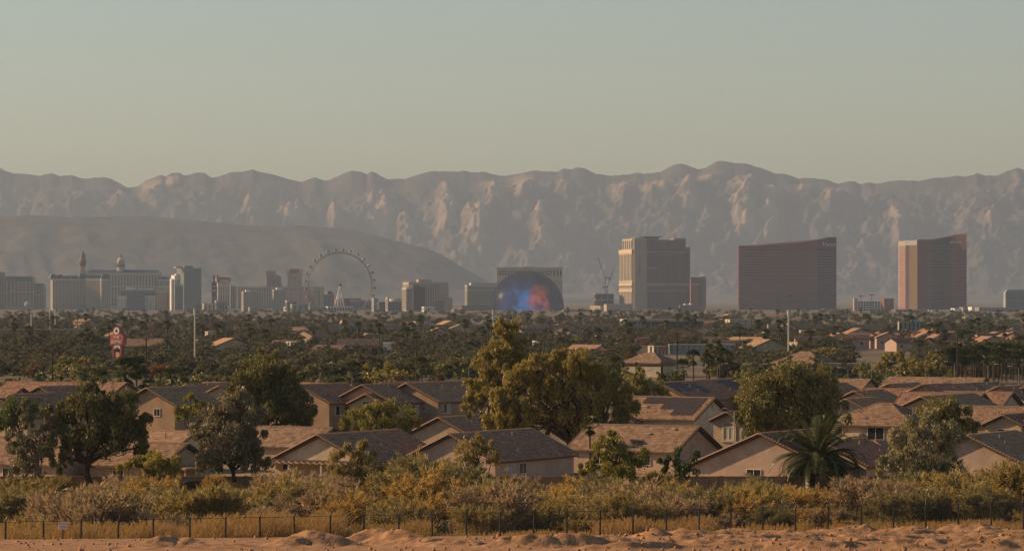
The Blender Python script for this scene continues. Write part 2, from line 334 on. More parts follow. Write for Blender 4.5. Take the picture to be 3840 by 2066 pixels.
M['rblue'] = mat('blue slate roof', (0.05, 0.075, 0.11), 0.6, 0.15, 0.1); M['rgreen'] = mat('green copper roof', (0.10, 0.13, 0.12), 0.6, 0.15, 0.1); M['rteal'] = mat('teal metal roof', (0.20, 0.36, 0.34), 0.5, 0.1, 0.1)
M['rred'] = mat('red tile roof far', (0.30, 0.08, 0.055), 0.7, 0.15, 0.1); M['steel'] = mat('dark steel', (0.09, 0.075, 0.07), 0.5, 0.1, 0.3, 0.4); M['wsteel'] = mat('white steel', (0.78, 0.75, 0.70), 0.45, 0.05, 0.3, 0.4)
M['iron'] = mat('brown iron lattice', (0.16, 0.10, 0.075), 0.6, 0.1, 0.3, 0.3); M['craneblue'] = mat('crane paint', (0.06, 0.035, 0.045), 0.5, 0.1, 0.3, 0.3)
M['ink'] = mat('dark lettering', (0.05, 0.035, 0.04), 0.7, 0); M['pale'] = mat('pale lettering', (0.62, 0.55, 0.52), 0.6, 0)
class Tower:
    """one building: an Empty at its front left corner; local x runs along the front, local y to the back"""
    def __init__(s, name, label, d, pl, pa, pb, pt, th=16, dp=None, cat='building', z0=0.0):
        s.d = d; t = math.radians(th); s.t = t
        xa = X(pa, d); kb = (pb-1920)/F; s.w = (kb*d-xa)/(math.cos(t)-kb*math.sin(t))
        kl = (pl-1920)/F if pl is not None else None
        s.dp = dp if dp else ((xa-kl*d)/(math.sin(t)+kl*math.cos(t)) if kl is not None else 26.0)
        s.H = Z(pt, d)-z0; s.pa = pa; s.s = d/F
        s.root = empty(name, (xa, d, z0), t, label, cat)
    def fx(s, px): return (px-s.pa)*s.s/math.cos(s.t)
    def hz(s, py): return Z(py, s.d)
    def add(s, name, mt, boxes):
        m = MB()
        for b in boxes: m.box(*b)
        return m.build(name, mt, s.root)
    def mass(s, wall='tan', glass='gdark', n=12, nl=3, gw=0.55, rows=1, zones=((0.06, 0.92),), x0=0.0, x1=None, y0=0.0, y1=None, H=None, zb=0.0, depth=0.7, fl=0, band=0.0, wins=True):
        """a block of wall with window strips set back between its piers; wall stays one part, each window strip is one"""
        x1 = s.w if x1 is None else x1; y1 = y0+s.dp if y1 is None else y1; H = s.H if H is None else H
        m = MB(); e = depth; m.box(x0+e, x1-e, y0+e, y1-e, zb, H-0.02)
        for (fa, L, fn) in (('f', x1-x0, n), ('l', y1-y0, nl)):
            if fn <= 0:
                if fa == 'f': m.box(x0, x1, y0, y0+e+0.05, zb, H)
                else: m.box(x0, x0+e+0.05, y0, y1, zb, H)
                continue
            pit = L/fn; pw = pit*(1-gw); zz = zb
            def bx(a0, a1, z0, z1, o=0.0):
                if fa == 'f': m.box(x0+a0, x0+a1, y0-o, y0+e+0.05, z0, z1)
                else: m.box(x0-o, x0+e+0.05, y0+a0, y0+a1, z0, z1)
            for q, (za, zb2) in enumerate(zones):
                a, b = zb+(H-zb)*za, zb+(H-zb)*zb2
                if a > zz+0.01: bx(0, L, zz, a, 0.12)
                for i in range(fn+1):
                    c = i*pit; bx(max(0, c-pw/2), min(L, c+pw/2), a, b)
                if fl:
                    k = max(1, int(round((b-a)/fl)))
                    for j in range(1, k): bx(0, L, a+(b-a)*j/k-fl*0.14, a+(b-a)*j/k+fl*0.14, -depth*0.45)
                if wins:
                    wm = MB()
                    if fa == 'f': wm.box(0, pit*gw+0.02, 0, 0.1, 0, b-a)
                    else: wm.box(0, 0.1, 0, pit*gw+0.02, 0, b-a)
                    me = wm.me('window', M[glass])
                    for i in range(fn):
                        c = i*pit+pw/2-0.01
                        obj('window', me, s.root, (x0+c, y0+e-0.08, a) if fa == 'f' else (x0+e-0.08, y0+c, a))
                zz = b
            if H > zz+0.01: bx(0, L, zz, H, 0.15)
        return m.build('wall', M[wall], s.root)
    def mansard(s, mt, px0, px1, py0, py1, inset=3.0, ypad=0.0, name='roof'):
        x0, x1 = s.fx(px0), s.fx(px1)
        m = MB().frustum(x0, x1, ypad, s.dp-ypad, s.hz(py1), s.hz(py0), inset); return m.build(name, M[mt], s.root)
    def block(s, name, mt, px0, px1, py0, py1, y0=0.0, y1=None):
        return s.add(name, M[mt], [(s.fx(px0), s.fx(px1), y0, s.dp if y1 is None else y1, s.hz(py1), s.hz(py0))])
T = Tower
# far left wing
t = T('hotel', 'tan hotel wing with green mansard roof at the left edge of the skyline', 7600, None, -60, 127, 1056, th=0, dp=45)
t.mass('tan', 'gblue', 13, 2, 0.55, zones=((0.10, 0.60), (0.66, 0.97)), fl=4); t.mansard('rgreen', -60, 122, 1036, 1056, 5); t.block('pavilion', 'tan', 119, 127, 1040, 1056, 2, 20)
t2 = T('hotel', 'low pavilion wing with dark blue hipped roof beside the far left hotel', 7620, None, 128, 164, 1071, th=0, dp=45)
t2.mass('tan', 'gblue', 4, 1, 0.55, zones=((0.08, 0.58), (0.66, 0.94)), fl=4); t2.mansard('rblue', 128, 162, 1063, 1071, 6)
t = T('hotel_tower', 'dark slab tower cut off by the left edge of the picture', 7500, None, -70, 13, 1020, th=0, dp=30); t.mass('mauve', 'gdark', 10, 0, 0.5, fl=4, zones=((0.05, 0.86),))
# globe
m = MB(); r = 12.5*7000/F; m.lathe([(0.02, -r)]+[(r*math.sin(math.pi*i/16), -r*math.cos(math.pi*i/16)) for i in range(1, 16)]+[(0.02, r)], 28)
g = empty('globe', (X(104, 7000), 7000, 0), 0, 'pale globe shell catching the sun in front of the far left hotel', 'dome')
m.build('shell', M['grey'], g, (0, 0, Z(1142, 7000)), smooth=True); MB().box(-9, 9, -5, 9, 0, Z(1150, 7000)).build('plinth', M['grey'], g)
# the mansard-roofed hotel
t = T('hotel', 'pale hotel with dark blue mansard roofs and many window bays below the lattice tower', 7300, 189, 198, 378, 1045, th=20)
t.mass('cream', 'gdark', 34, 3, 0.5, zones=((0.04, 0.94),), fl=3.4)
for a, b, top in ((190, 212, 1028), (212, 237, 1030), (237, 292, 1034), (292, 321, 1027), (321, 378, 1034)): t.mansard('rblue', a, b, top, 1046, 2.5)
for p in (200, 228, 262, 290, 318, 345): t.block('dormer', 'cream', p-2, p+2, 1040, 1046, -0.8, 1)
t = T('hotel', 'angled wing of the mansard-roofed hotel with a diagonal shadow across it', 7290, 322, 378, 380, 1045, th=70, dp=None); t.mass('cream', 'gdark', 1, 16, 0.5, zones=((0.04, 0.93),), fl=3.4); t.add('roof', M['rblue'], [(0.5, t.w-0.5, 1, t.dp-1, t.H, t.H+7)])
t = T('hotel', 'end pavilion of the mansard-roofed hotel with steep slate roof', 7270, 376, 380, 412, 1046, th=18); t.mass('cream', 'gdark', 5, 1, 0.45, fl=3.4, zones=((0.04, 0.94),)); t.mansard('rblue', 380, 412, 1027, 1046, 3.5)
# lattice tower
ht = Z(948, 7420); lt = empty('lattice_tower', (X(310, 7420), 7420, 0), math.radians(18), 'slim brown iron lattice tower with pointed crown behind the mansard-roofed hotel', 'tower')
def half(z):
    f = z/ht; return 22*(1-f)**2.2+2.6*(1-f)**0.5+0.9
lv = [ht*x for x in (0, 0.07, 0.14, 0.21, 0.28, 0.35, 0.42, 0.49, 0.56, 0.62, 0.68, 0.73, 0.77)]
m = MB()
for sx, sy in ((-1,-1),(1,-1),(1,1),(-1,1)):
    q = MB()
    for a, b in zip(lv[:-1], lv[1:]): q.tube((sx*half(a), sy*half(a), a), (sx*half(b), sy*half(b), b), 0.9, 0.9, 4)
    q.build('leg', M['iron'], lt)
for a, b in zip(lv[:-1], lv[1:]):
    for (s0, s1) in (((-1,-1),(1,-1)),((1,-1),(1,1)),((1,1),(-1,1)),((-1,1),(-1,-1))):
        m.tube((s0[0]*half(a), s0[1]*half(a), a), (s1[0]*half(b), s1[1]*half(b), b), 0.45, 0.45, 4); m.tube((s1[0]*half(a), s1[1]*half(a), a), (s0[0]*half(b), s0[1]*half(b), b), 0.45, 0.45, 4)
        m.tube((s0[0]*half(b), s0[1]*half(b), b), (s1[0]*half(b), s1[1]*half(b), b), 0.6, 0.6, 4)
m.build('bracing', M['iron'], lt)
z0 = ht*0.77
MB().lathe([(4.2, z0-2), (7.2, z0+2), (9.2, z0+7), (8.6, z0+12), (6.6, z0+15)], 12).build('viewing_deck', M['iron'], lt)
MB().lathe([(6.8, z0+15), (6.2, z0+19), (4.8, z0+25), (3.2, z0+29), (2.4, z0+32)], 12).build('crown_dome', M['rgreen'], lt)
MB().tube((0, 0, z0+31), (0, 0, ht+1), 1.4, 0.35, 8).build('spire', M['iron'], lt)
# domed hotel behind
t = T('hotel', 'broad cream hotel with a domed cupola on its flat dark roof', 7800, None, 324, 601, 1022, th=0, dp=40); t.mass('cream', 'gdark', 24, 0, 0.5, zones=((0.1, 0.60), (0.65, 0.92)), fl=4.2); t.mansard('rblue', 324, 598, 1012, 1022, 8); t.block('parapet', 'cream', 590, 601, 1018, 1024, 0, 14)
cx = t.fx(451); m = MB().lathe([(15*t.s, 0), (15*t.s, 8), (13.5*t.s, 8.5), (13.5*t.s, 22), (16*t.s, 22.5), (16*t.s, 24)], 16, (cx, 12, t.hz(1020))); m.build('drum', M['cream'], t.root)
for i in range(9):
    a = math.pi*(1+i/8.0); MB().box(-0.8, 0.8, -0.4, 0.4, 0, 9).build('window', M['gdark'], t.root, (cx+13.6*t.s*math.cos(a), 12+13.6*t.s*math.sin(a), t.hz(1020)+11), a+math.pi/2)
zc = t.hz(1020)+24; MB().lathe([(15*t.s*math.cos(u*math.pi/2/6), 11*math.sin(u*math.pi/2/6)) for u in range(6)]+[(0.3, 11)], 16, (cx, 12, zc)).build('dome', M['cream'], t.root, smooth=True)
MB().lathe([(2.2, 0), (2.2, 5), (2.8, 5.2), (0.3, 9)], 8, (cx, 12, zc+10.5)).build('lantern', M['rgreen'], t.root)
t = T('hotel', 'lower blue-roofed pavilion at the right end of the domed hotel', 7790, None, 590, 639, 1047, th=0, dp=40); t.mass('cream', 'gdark', 6, 0, 0.5, zones=((0.1, 0.72), (0.79, 0.93)), fl=4.2); t.mansard('rblue', 594, 634, 1037, 1047, 6)
# cluster in front of it
t = T('hotel', 'mauve hotel with a pale teal cornice and a row of top windows', 7100, None, 452, 582, 1088, th=0, dp=30); t.mass('mauve', 'gdark', 22, 0, 0.5, zones=((0.05, 0.7), (0.78, 0.88)), fl=4); t.block('cornice', 'rteal', 450, 584, 1086, 1090, -1.5, 8); t.block('roof_plant', 'white', 470, 505, 1079, 1087, 8, 20); t.block('roof_plant', 'white', 512, 575, 1082, 1087, 10, 20)
t = T('hotel_tower', 'white gridded tower on the left of the dark glass slab', 6900, None, 436, 474, 1111, th=0, dp=24); t.mass('white', 'gblue', 7, 0, 0.5, fl=3.6)
t = T('hotel_tower', 'dark blue glass slab between two white gridded towers', 6890, None, 474.6, 538, 1105, th=0, dp=28); t.mass('grey', 'gblue', 16, 0, 0.86, fl=3.6, zones=((0.02, 0.97),))
t = T('hotel_tower', 'white gridded tower on the right of the dark glass slab', 6900, None, 539, 578, 1109, th=0, dp=24); t.mass('white', 'gblue', 7, 0, 0.5, fl=3.6); t.block('parapet', 'rblue', 541, 576, 1105, 1109, 1, 20)
t = T('apartment_tower', 'tan tower with a teal top band left of the tall teal glass tower', 7000, None, 583, 640, 1090, th=0, dp=30); t.mass('tan', 'gdark', 7, 0, 0.35, fl=3.6, zones=((0.03, 0.9),)); t.block('top_band', 'rteal', 582, 606, 1078, 1090, 0, 12); t.block('top_band', 'rteal', 610, 640, 1080, 1090, 0, 12)
t = T('apartment_tower', 'narrow dark tower squeezed beside the stepped white tower', 6980, None, 633, 656, 1080, th=0, dp=24); t.mass('mauve', 'gdark', 4, 0, 0.7, fl=3.6)
t = T('apartment_tower', 'white stepped tower with sunlit left edge', 6960, 642, 655, 684, 1032, th=24); t.mass('white', 'gteal', 4, 2, 0.6, fl=3.6, zones=((0.03, 0.86),)); t.block('crown', 'white', 660, 682, 1027, 1033, 0, 10); t.block('step', 'white', 646, 655, 1045, 1170, 6, 16)
t = T('hotel_tower', 'slim blue glass block in front of the stepped white tower', 6880, None, 656, 685, 1067, th=0, dp=16); t.mass('grey', 'gblue', 6, 0, 0.8, fl=3.6)
t = T('hotel_tower', 'tall teal glass tower, tallest of the left cluster', 6930, 662, 690, 755, 1005, th=22); t.mass('grey', 'gteal', 15, 7, 0.82, fl=3.6, zones=((0.02, 0.98),)); t.block('roof_plant', 'gteal', 694, 724, 997, 1005, 4, 20); t.block('roof_plant', 'grey', 664, 690, 1000, 1006, 8, 24)
t = T('parking_garage', 'low sandy block right of the teal glass tower', 6900, None, 753, 806, 1137, th=0, dp=30); t.mass('sand', 'gdark', 5, 0, 0.3)
# right of it
t = T('screen_tower', 'dark tower carrying a tall lit advertising screen beside the red-roofed hotel', 7000, None, 794, 813, 1058, th=0, dp=10, cat='billboard'); t.mass('rblue', 'gdark', 2, 0, 0.7, zones=((0.02, 0.98),)); t.block('fin', 'rgreen', 799, 806, 1032, 1056, 2, 8); t.block('fin', 'mauve', 812, 818, 1032, 1056, 2, 8)
for i, (py, wd) in enumerate(((1075, 12), (1087, 13), (1093, 10))): t.block('lettering', 'pale', 796+1, 797+wd, py-2.2, py+2.2, -0.3, 0.4)
t.block('picture_panel', 'mauve', 795, 812, 1112, 1130, -0.3, 0.4)
t = T('hotel_tower', 'cream hotel tower with red mansard roof and arched pediment', 7900, 811, 817, 868, 1062, th=14); t.mass('cream', 'gdark', 5, 1, 0.32, zones=((0.1, 0.55), (0.58, 0.86)), x1=t.fx(860), H=t.hz(1062)); t.mansard('rred', 816, 864, 1039, 1060, 2.5); t.block('corner_block', 'sand', 864, 872, 1040, 1053, 0, 12); t.block('corner_block', 'sand', 811, 815.5, 1042, 1054, 0, 10)
pts = [(t.fx(820), 0), (t.fx(862), 0)]; m = MB()
prof = [(t.fx(841+21*math.cos(a)), t.hz(1066)+12.5*math.sin(a)*t.s*1.6) for a in [math.pi*i/12 for i in range(13)]]
m.poly([(x, -1.2, z) for x, z in prof]+[(x, 3, z) for x, z in prof], [tuple(range(12, -1, -1)), tuple(range(13, 26))]+[(i, i+1, 14+i, 13+i) for i in range(12)]); m.build('pediment', M['tan'], t.root)
t = T('hotel_tower', 'plain tan wing right of the red-roofed hotel tower', 7930, None, 866, 884, 1072, th=0, dp=40); t.mass('tan', 'gdark', 3, 0, 0.3, fl=4)
t = T('hotel', 'long low tan hotel block behind the green glass towers', 7850, None, 892, 1180, 1075, th=0, dp=40); t.mass('tan', 'gdark', 30, 0, 0.35, fl=4)
t = T('hotel', 'pinkish slab block left of the ferris wheel base', 7700, None, 1074, 1179, 1088, th=0, dp=40); t.mass('pink', 'gdark', 3, 0, 0.04)
t = T('hotel', 'tan slab with one dark vertical slot behind the left of the ferris wheel', 7680, None, 1178, 1214, 1075, th=0, dp=30); t.mass('tan', 'gdark', 1, 0, 0.1, zones=((0.02, 0.86),)); t.block('parapet', 'sand', 1156, 1178, 1077, 1087, 0, 10)
for lab, a, b, top, wl in (('cream balcony tower with green glass and sunlit left edge, wider of the pair', 905, 988, 1094, 'cream'), ('cream balcony tower with green glass and rounded roof, narrower of the pair', 1021, 1072, 1086, 'cream')):
    t = T('apartment_tower', lab, 6600, a, a+(8 if b-a > 60 else 6), b, top, th=22); t.mass(wl, 'ggreen', 12 if b-a > 60 else 8, 3, 0.55, fl=3.4, zones=((0.03, 0.95),)); t.block('roof_plant', 'white', a+18, a+34, top-7, top, 3, 9); t.block('roof_plant', 'cream', a+30, min(b-6, a+52), top-4, top, 5, 12)
t = T('hotel_tower', 'red and blue curved glass tower with stepped purple top and mast', 9000, None, 1001, 1053, 1041, th=0, dp=40); t.mass('brownred', 'gblue', 6, 0, 0.5, fl=5, zones=((0.02, 0.93),)); t.block('upper_block', 'mauve', 998, 1031, 1016, 1041, 2, 34); t.block('upper_step', 'mauve', 1031, 1043, 1030, 1041, 4, 34); t.block('upper_step', 'rblue', 1043, 1051, 1036, 1041, 4, 34); m = MB().tube((t.fx(1012), 8, t.hz(1016)), (t.fx(1012), 8, t.hz(992)), 0.8, 0.4, 5); m.build('mast', M['steel'], t.root)
t = T('hotel_tower', 'tan tower with red mansard roof between cream corner blocks', 7950, None, 1079, 1132, 1027, th=0, dp=30); t.mass('tan', 'gdark', 3, 0, 0.08, zones=((0.02, 0.9),)); t.mansard('rred', 1084, 1128, 1009, 1025, 1.5); t.block('corner_block', 'sand', 1074, 1082, 1009, 1026, -2, 10); t.block('corner_block', 'sand', 1124, 1135, 1009, 1027, -2, 10); t.block('cornice', 'tan', 1075, 1135, 1024.5, 1028, -2.5, 4)
text_mesh('lettering', 'NOBU', 5.6, M['ink'], t.root, (t.fx(1101), -0.6, t.hz(1043)), ext=0.15)
# low buildings along the foot of the skyline
LOW = [('grey blue glass block below the red-roofed hotel tower', 809, 852, 1127, 'grey', 'gblue', 4, .8), ('low tan block beneath the screen tower', 762, 808, 1139, 'tan', 'gdark', 3, .2), ('white low-rise with balconies and a rosy crown', 848, 905, 1158, 'white', 'gdark', 14, .4), ('dark-windowed block behind the narrow green glass tower', 1074, 1112, 1126, 'grey', 'gdark', 12, .7),
       ('grey flat-roofed block left of the ferris wheel base', 1092, 1157, 1140, 'grey', 'gblue', 3, .3), ('tan flat-roofed block beside the ferris wheel base', 1158, 1212, 1147, 'tan', 'gblue', 9, .4), ('white low-rise with balconies near the ferris wheel', 1069, 1104, 1151, 'white', 'gdark', 8, .5), ('small pale block among palms near the left green towers', 935, 975, 1152, 'grey', 'gblue', 6, .3),
       ('brick red low block behind the ferris wheel legs', 1252, 1354, 1118, 'brownred', 'gdark', 5, .1), ('blue glass block right of the ferris wheel legs', 1310, 1400, 1125, 'grey', 'gblue', 10, .8), ('white flat canopy building under the ferris wheel', 1224, 1325, 1149, 'white', 'gblue', 9, .8), ('grey slab between the blue glass blocks', 1400, 1419, 1118, 'grey', 'gdark', 2, .2), ('dark blue glass block beside the pale drum building', 1420, 1451, 1132, 'rblue', 'gblue', 6, .8), ('slim grey post building beside the pale drum', 1452, 1459, 1114, 'grey', 'gdark', 1, .3),
       ('small white block in front of the striped garage', 1588, 1630, 1150, 'white', 'gblue', 6, .5), ('low blue grey block left of the striped hotel podium', 1700, 1714, 1159, 'grey', 'gblue', 2, .4), ('low flat mauve building right of the great sphere', 2112, 2215, 1161, 'mauve', 'gdark', 8, .2), ('long low tan hall in front of the tallest hotel', 2270, 2370, 1141, 'tan', 'gdark', 6, .05), ('low pale wall of a hall right of the tallest hotel', 2645, 2706, 1166, 'tan', 'gdark', 4, .1), ('low red brown hall below the tallest hotel', 2268, 2470, 1166, 'brownred', 'gdark', 8, .1),
       ('white box hall with curved end below the concave bronze hotel', 2990, 3042, 1169, 'white', 'gdark', 2, .1), ('grey hall between bronze hotel and parking garage', 3085, 3190, 1158, 'grey', 'gdark', 5, .1), ('long dark low roof beneath the second bronze hotel', 3350, 3490, 1161, 'grey', 'gdark', 10, .6), ('white sunlit hall right of the second bronze hotel', 3490, 3570, 1163, 'white', 'gdark', 5, .2), ('bright white cube between grey halls at right', 3578, 3606, 1156, 'white', 'gdark', 2, .05), ('grey long hall at the right of the skyline', 3607, 3700, 1152, 'grey', 'gdark', 4, .1), ('white cube between the long grey halls', 3643, 3664, 1151, 'white', 'gdark', 2, .05), ('low grey hall under the far right tower', 3664, 3800, 1153, 'grey', 'gblue', 8, .2)]
for i, (lab, a, b, top, wl, gl, n, gw) in enumerate(LOW):
    t = T('commercial_building', lab, 7160 if ('behind the ferris' in lab or 'right of the ferris' in lab) else 6450-(i % 5)*35, a, a+max(1.5, (b-a)*0.05), b, top, th=14, dp=20); t.mass(wl, gl, n, 1, gw, fl=0, zones=((0.12, 0.82),), depth=0.5)
t = T('commercial_building', 'pale blue building with a cream drum roof', 6500, None, 1456, 1507, 1130, th=0, dp=22); t.mass('grey', 'gblue', 4, 0, 0.9); t.add('drum_roof', M['cream'], []) if False else MB().lathe([(24*t.s, 0), (24*t.s, 4.5), (22*t.s, 5.5)], 20, (t.fx(1482), 12, t.H)).build('drum_roof', M['cream'], t.root)
t = T('office_building', 'dark office block with a stepped dome roof left of the ferris wheel legs', 6700, None, 1214, 1253, 1103, th=0, dp=22); t.mass('grey', 'gdark', 8, 0, 0.7, fl=3.6, zones=((0.02, 0.93),)); MB().lathe([(15*t.s, 0), (13*t.s, 3), (9*t.s, 5.5), (4*t.s, 7), (0.2, 7.5)], 14, (t.fx(1234), 10, t.H)).build('dome_roof', M['rblue'], t.root)
# hotel group right of the wheel
t = T('hotel', 'tan hotel with window grid and blank right end, rooftop box on top', 7000, 1510, 1533, 1646, 1058, th=18); t.mass('tan', 'gdark', 13, 4, 0.5, fl=3.6, x1=t.fx(1646)); t.add('end_wall', M['pink'], [(t.fx(1646), t.fx(1681), -0.3, t.dp, 0, t.H)]); t.block('rooftop_box', 'tan', 1571, 1618, 1048, 1058, 4, 20)
t = T('office_tower', 'dark brown glass tower with a notched sloping top in front of the tan hotel', 6600, 1507, 1524, 1545, 1079, th=20); t.mass('cream', 'gbrown', 4, 4, 0.75, fl=3.5); m = MB(); xr0, xr1 = t.fx(1550), t.fx(1593)
m.prism([(xr0, -1), (xr1, -1), (xr1, t.dp), (xr0, t.dp)], 0, 0, [t.hz(1067), t.hz(1077), t.hz(1077), t.hz(1067)]); m.build('glass_block', M['gbrown'], t.root); t.add('window_strip', M['cream'], [(t.fx(1545), xr0, -1.4, 2, 0, t.hz(1090))])
t = T('parking_garage', 'striped parking garage below the tan hotel', 6700, None, 1630, 1665, 1127, th=0, dp=30); t.mass('tan', 'gdark', 1, 0, 0.96, fl=3.3, zones=((0.02, 0.96),))
t = T('hotel', 'blank pinkish block at the right end of the striped garage', 6690, None, 1665, 1697, 1115, th=0, dp=30); t.mass('pink', 'gdark', 3, 0, 0.1); 
t = T('hotel', 'hotel slab with pale green vertical stripes and sunlit left edge beside the great sphere', 7300, 1743, 1752, 1880, 1069, th=16); t.mass('cream', 'ggreen', 24, 2, 0.6, fl=0, zones=((0.03, 0.78), (0.82, 0.95))); t.block('rooftop_box', 'cream', 1768, 1795, 1060, 1069, 4, 20); t.block('rooftop_box', 'tan', 1795, 1865, 1062, 1069, 4, 20)
t = T('parking_garage', 'striped podium garage at the left foot of the great sphere', 6900, 1727, 1731, 1836, 1145, th=16, dp=30); t.mass('pink', 'gdark', 1, 1, 0.97, fl=3.3, zones=((0.02, 0.96),))
t = T('hotel', 'brown hotel with cream arcaded top storeys behind the great sphere', 7500, None, 1864, 2109, 1042, th=0, dp=40); t.mass('cream', 'gdark', 40, 0, 0.2, fl=4); t.add('top_band', M['cream'], [(-0.5, t.w+0.5, -0.8, t.dp, t.hz(1042), t.hz(1037)), (-0.5, t.w+0.5, -0.8, t.dp, t.hz(1012), t.hz(1006))])
for a, b, n in ((1864, 1886, 4), (1886, 2072, 31), (2072, 2109, 3)):
    pit = (b-a)/n
    wm = MB().box(0, t.s*pit*0.5, 0, 0.3, 0, t.s*20).me('window', M['gdark'])
    for i in range(n):
        obj('window', wm, t.root, (t.fx(a+pit*(i+0.25)), -0.35, t.hz(1034)))
t.block('arcade_wall', 'cream', 1864, 2109, 1012.2, 1036.8, -0.2, 30); t.block('cornice', 'pink', 1862, 2111, 1003, 1006.2, -2, 34); t.block('rooftop_box', 'pink', 1963, 2005, 1000, 1004, 6, 20)
# great sphere
R = 138.0*7000/F; gs = empty('sphere_building', (X(1976, 7000), 7000, 0), 0, 'huge dark blue sphere with glowing blue and red screen patches', 'sphere')
sm_ = bpy.data.materials.new('sphere screen'); sm_.use_nodes = True; n = sm_.node_tree.nodes; l = sm_.node_tree.links; b = n['Principled BSDF']
b.inputs['Base Color'].default_value = (0.016, 0.017, 0.034, 1); b.inputs['Roughness'].default_value = 0.3; b.inputs['Specular IOR Level'].default_value = 0.03
tc = n.new('ShaderNodeTexCoord')
def patch(cx, cz, rx, rz, warp):
    nz = n.new('ShaderNodeTexNoise'); nz.inputs['Scale'].default_value = 0.022; nz.inputs['Detail'].default_value = 5; l.new(tc.outputs['Object'], nz.inputs[0])
    va = n.new('ShaderNodeVectorMath'); va.operation = 'SCALE'; va.inputs['Scale'].default_value = warp; l.new(nz.outputs[1], va.inputs[0])
    ad = n.new('ShaderNodeVectorMath'); ad.operation = 'ADD'; l.new(tc.outputs['Object'], ad.inputs[0]); l.new(va.outputs[0], ad.inputs[1])
    mp = n.new('ShaderNodeMapping'); mp.inputs['Location'].default_value = (-(cx+warp*0.5)/rx, 0, -(cz+warp*0.5)/rz); mp.inputs['Scale'].default_value = (1/rx, 0, 1/rz); l.new(ad.outputs[0], mp.inputs[0])
    gr = n.new('ShaderNodeVectorMath'); gr.operation = 'LENGTH'; l.new(mp.outputs[0], gr.inputs[0])
    mr_ = n.new('ShaderNodeMapRange'); mr_.interpolation_type = 'SMOOTHSTEP'; mr_.inputs[1].default_value = 1.0; mr_.inputs[2].default_value = 0.1; mr_.inputs[3].default_value = 0; mr_.inputs[4].default_value = 1; l.new(gr.outputs[1] if 'Value' in gr.outputs else gr.outputs[0], mr_.inputs[0]); return mr_.outputs[0]
def mixc(a, c2, f):
    mx = n.new('ShaderNodeMix'); mx.data_type = 'RGBA'; l.new(f, mx.inputs[0]); mx.inputs[7].default_value = (*c2, 1)
    if a is None: mx.inputs[6].default_value = (0.006, 0.007, 0.013, 1)
    else: l.new(a, mx.inputs[6])
    return mx.outputs[2]
s_ = 7000/F
c = mixc(None, (0.010, 0.026, 0.085), patch(-25*s_, 25*s_, 110*s_, 105*s_, 40))
c = mixc(c, (0.014, 0.065, 0.19), patch(-14*s_, 14*s_, 56*s_, 84*s_, 60)); c = mixc(c, (0.15, 0.034, 0.024), patch(48*s_, 32*s_, 58*s_, 70*s_, 70)); c = mixc(c, (0.06, 0.025, 0.05), patch(50*s_, -5*s_, 50*s_, 50*s_, 50))
nf = n.new('ShaderNodeTexNoise'); nf.inputs['Scale'].default_value = 0.05; nf.inputs['Detail'].default_value = 6; nf.inputs['Roughness'].default_value = 0.7; l.new(tc.outputs['Object'], nf.inputs[0])
mr2 = n.new('ShaderNodeMapRange'); mr2.inputs[1].default_value = 0.36; mr2.inputs[2].default_value = 0.66; mr2.inputs[3].default_value = 0.7; mr2.inputs[4].default_value = 2.6; l.new(nf.outputs[0], mr2.inputs[0]); l.new(mr2.outputs[0], b.inputs['Emission Strength'])
l.new(c, b.inputs['Emission Color'])
m = MB(); m.lathe([(0.05, -R)]+[(R*math.sin(math.pi*i/40), -R*math.cos(math.pi*i/40)) for i in range(1, 40)]+[(0.05, R)], 80); m.build('shell', sm_, gs, (0, 0, Z(1155, 7000)), smooth=True)
M['nav'] = mat('navy lattice', (0.02, 0.022, 0.04), 0.6, 0, 1, 0.05); bm_ = __import__('bmesh').new(); __import__('bmesh').ops.create_icosphere(bm_, subdivisions=5, radius=R+0.25); m = MB()
for e_ in bm_.edges:
    p_, q_ = e_.verts[0].co, e_.verts[1].co
    if p_.y < R*0.25 and p_.z > -20: m.tube(p_, q_, 0.2, 0.2, 3, cap=False)
bm_.free(); o = m.build('lattice', M['nav'], gs, (0, 0, Z(1155, 7000))); o['kind'] = 'stuff'
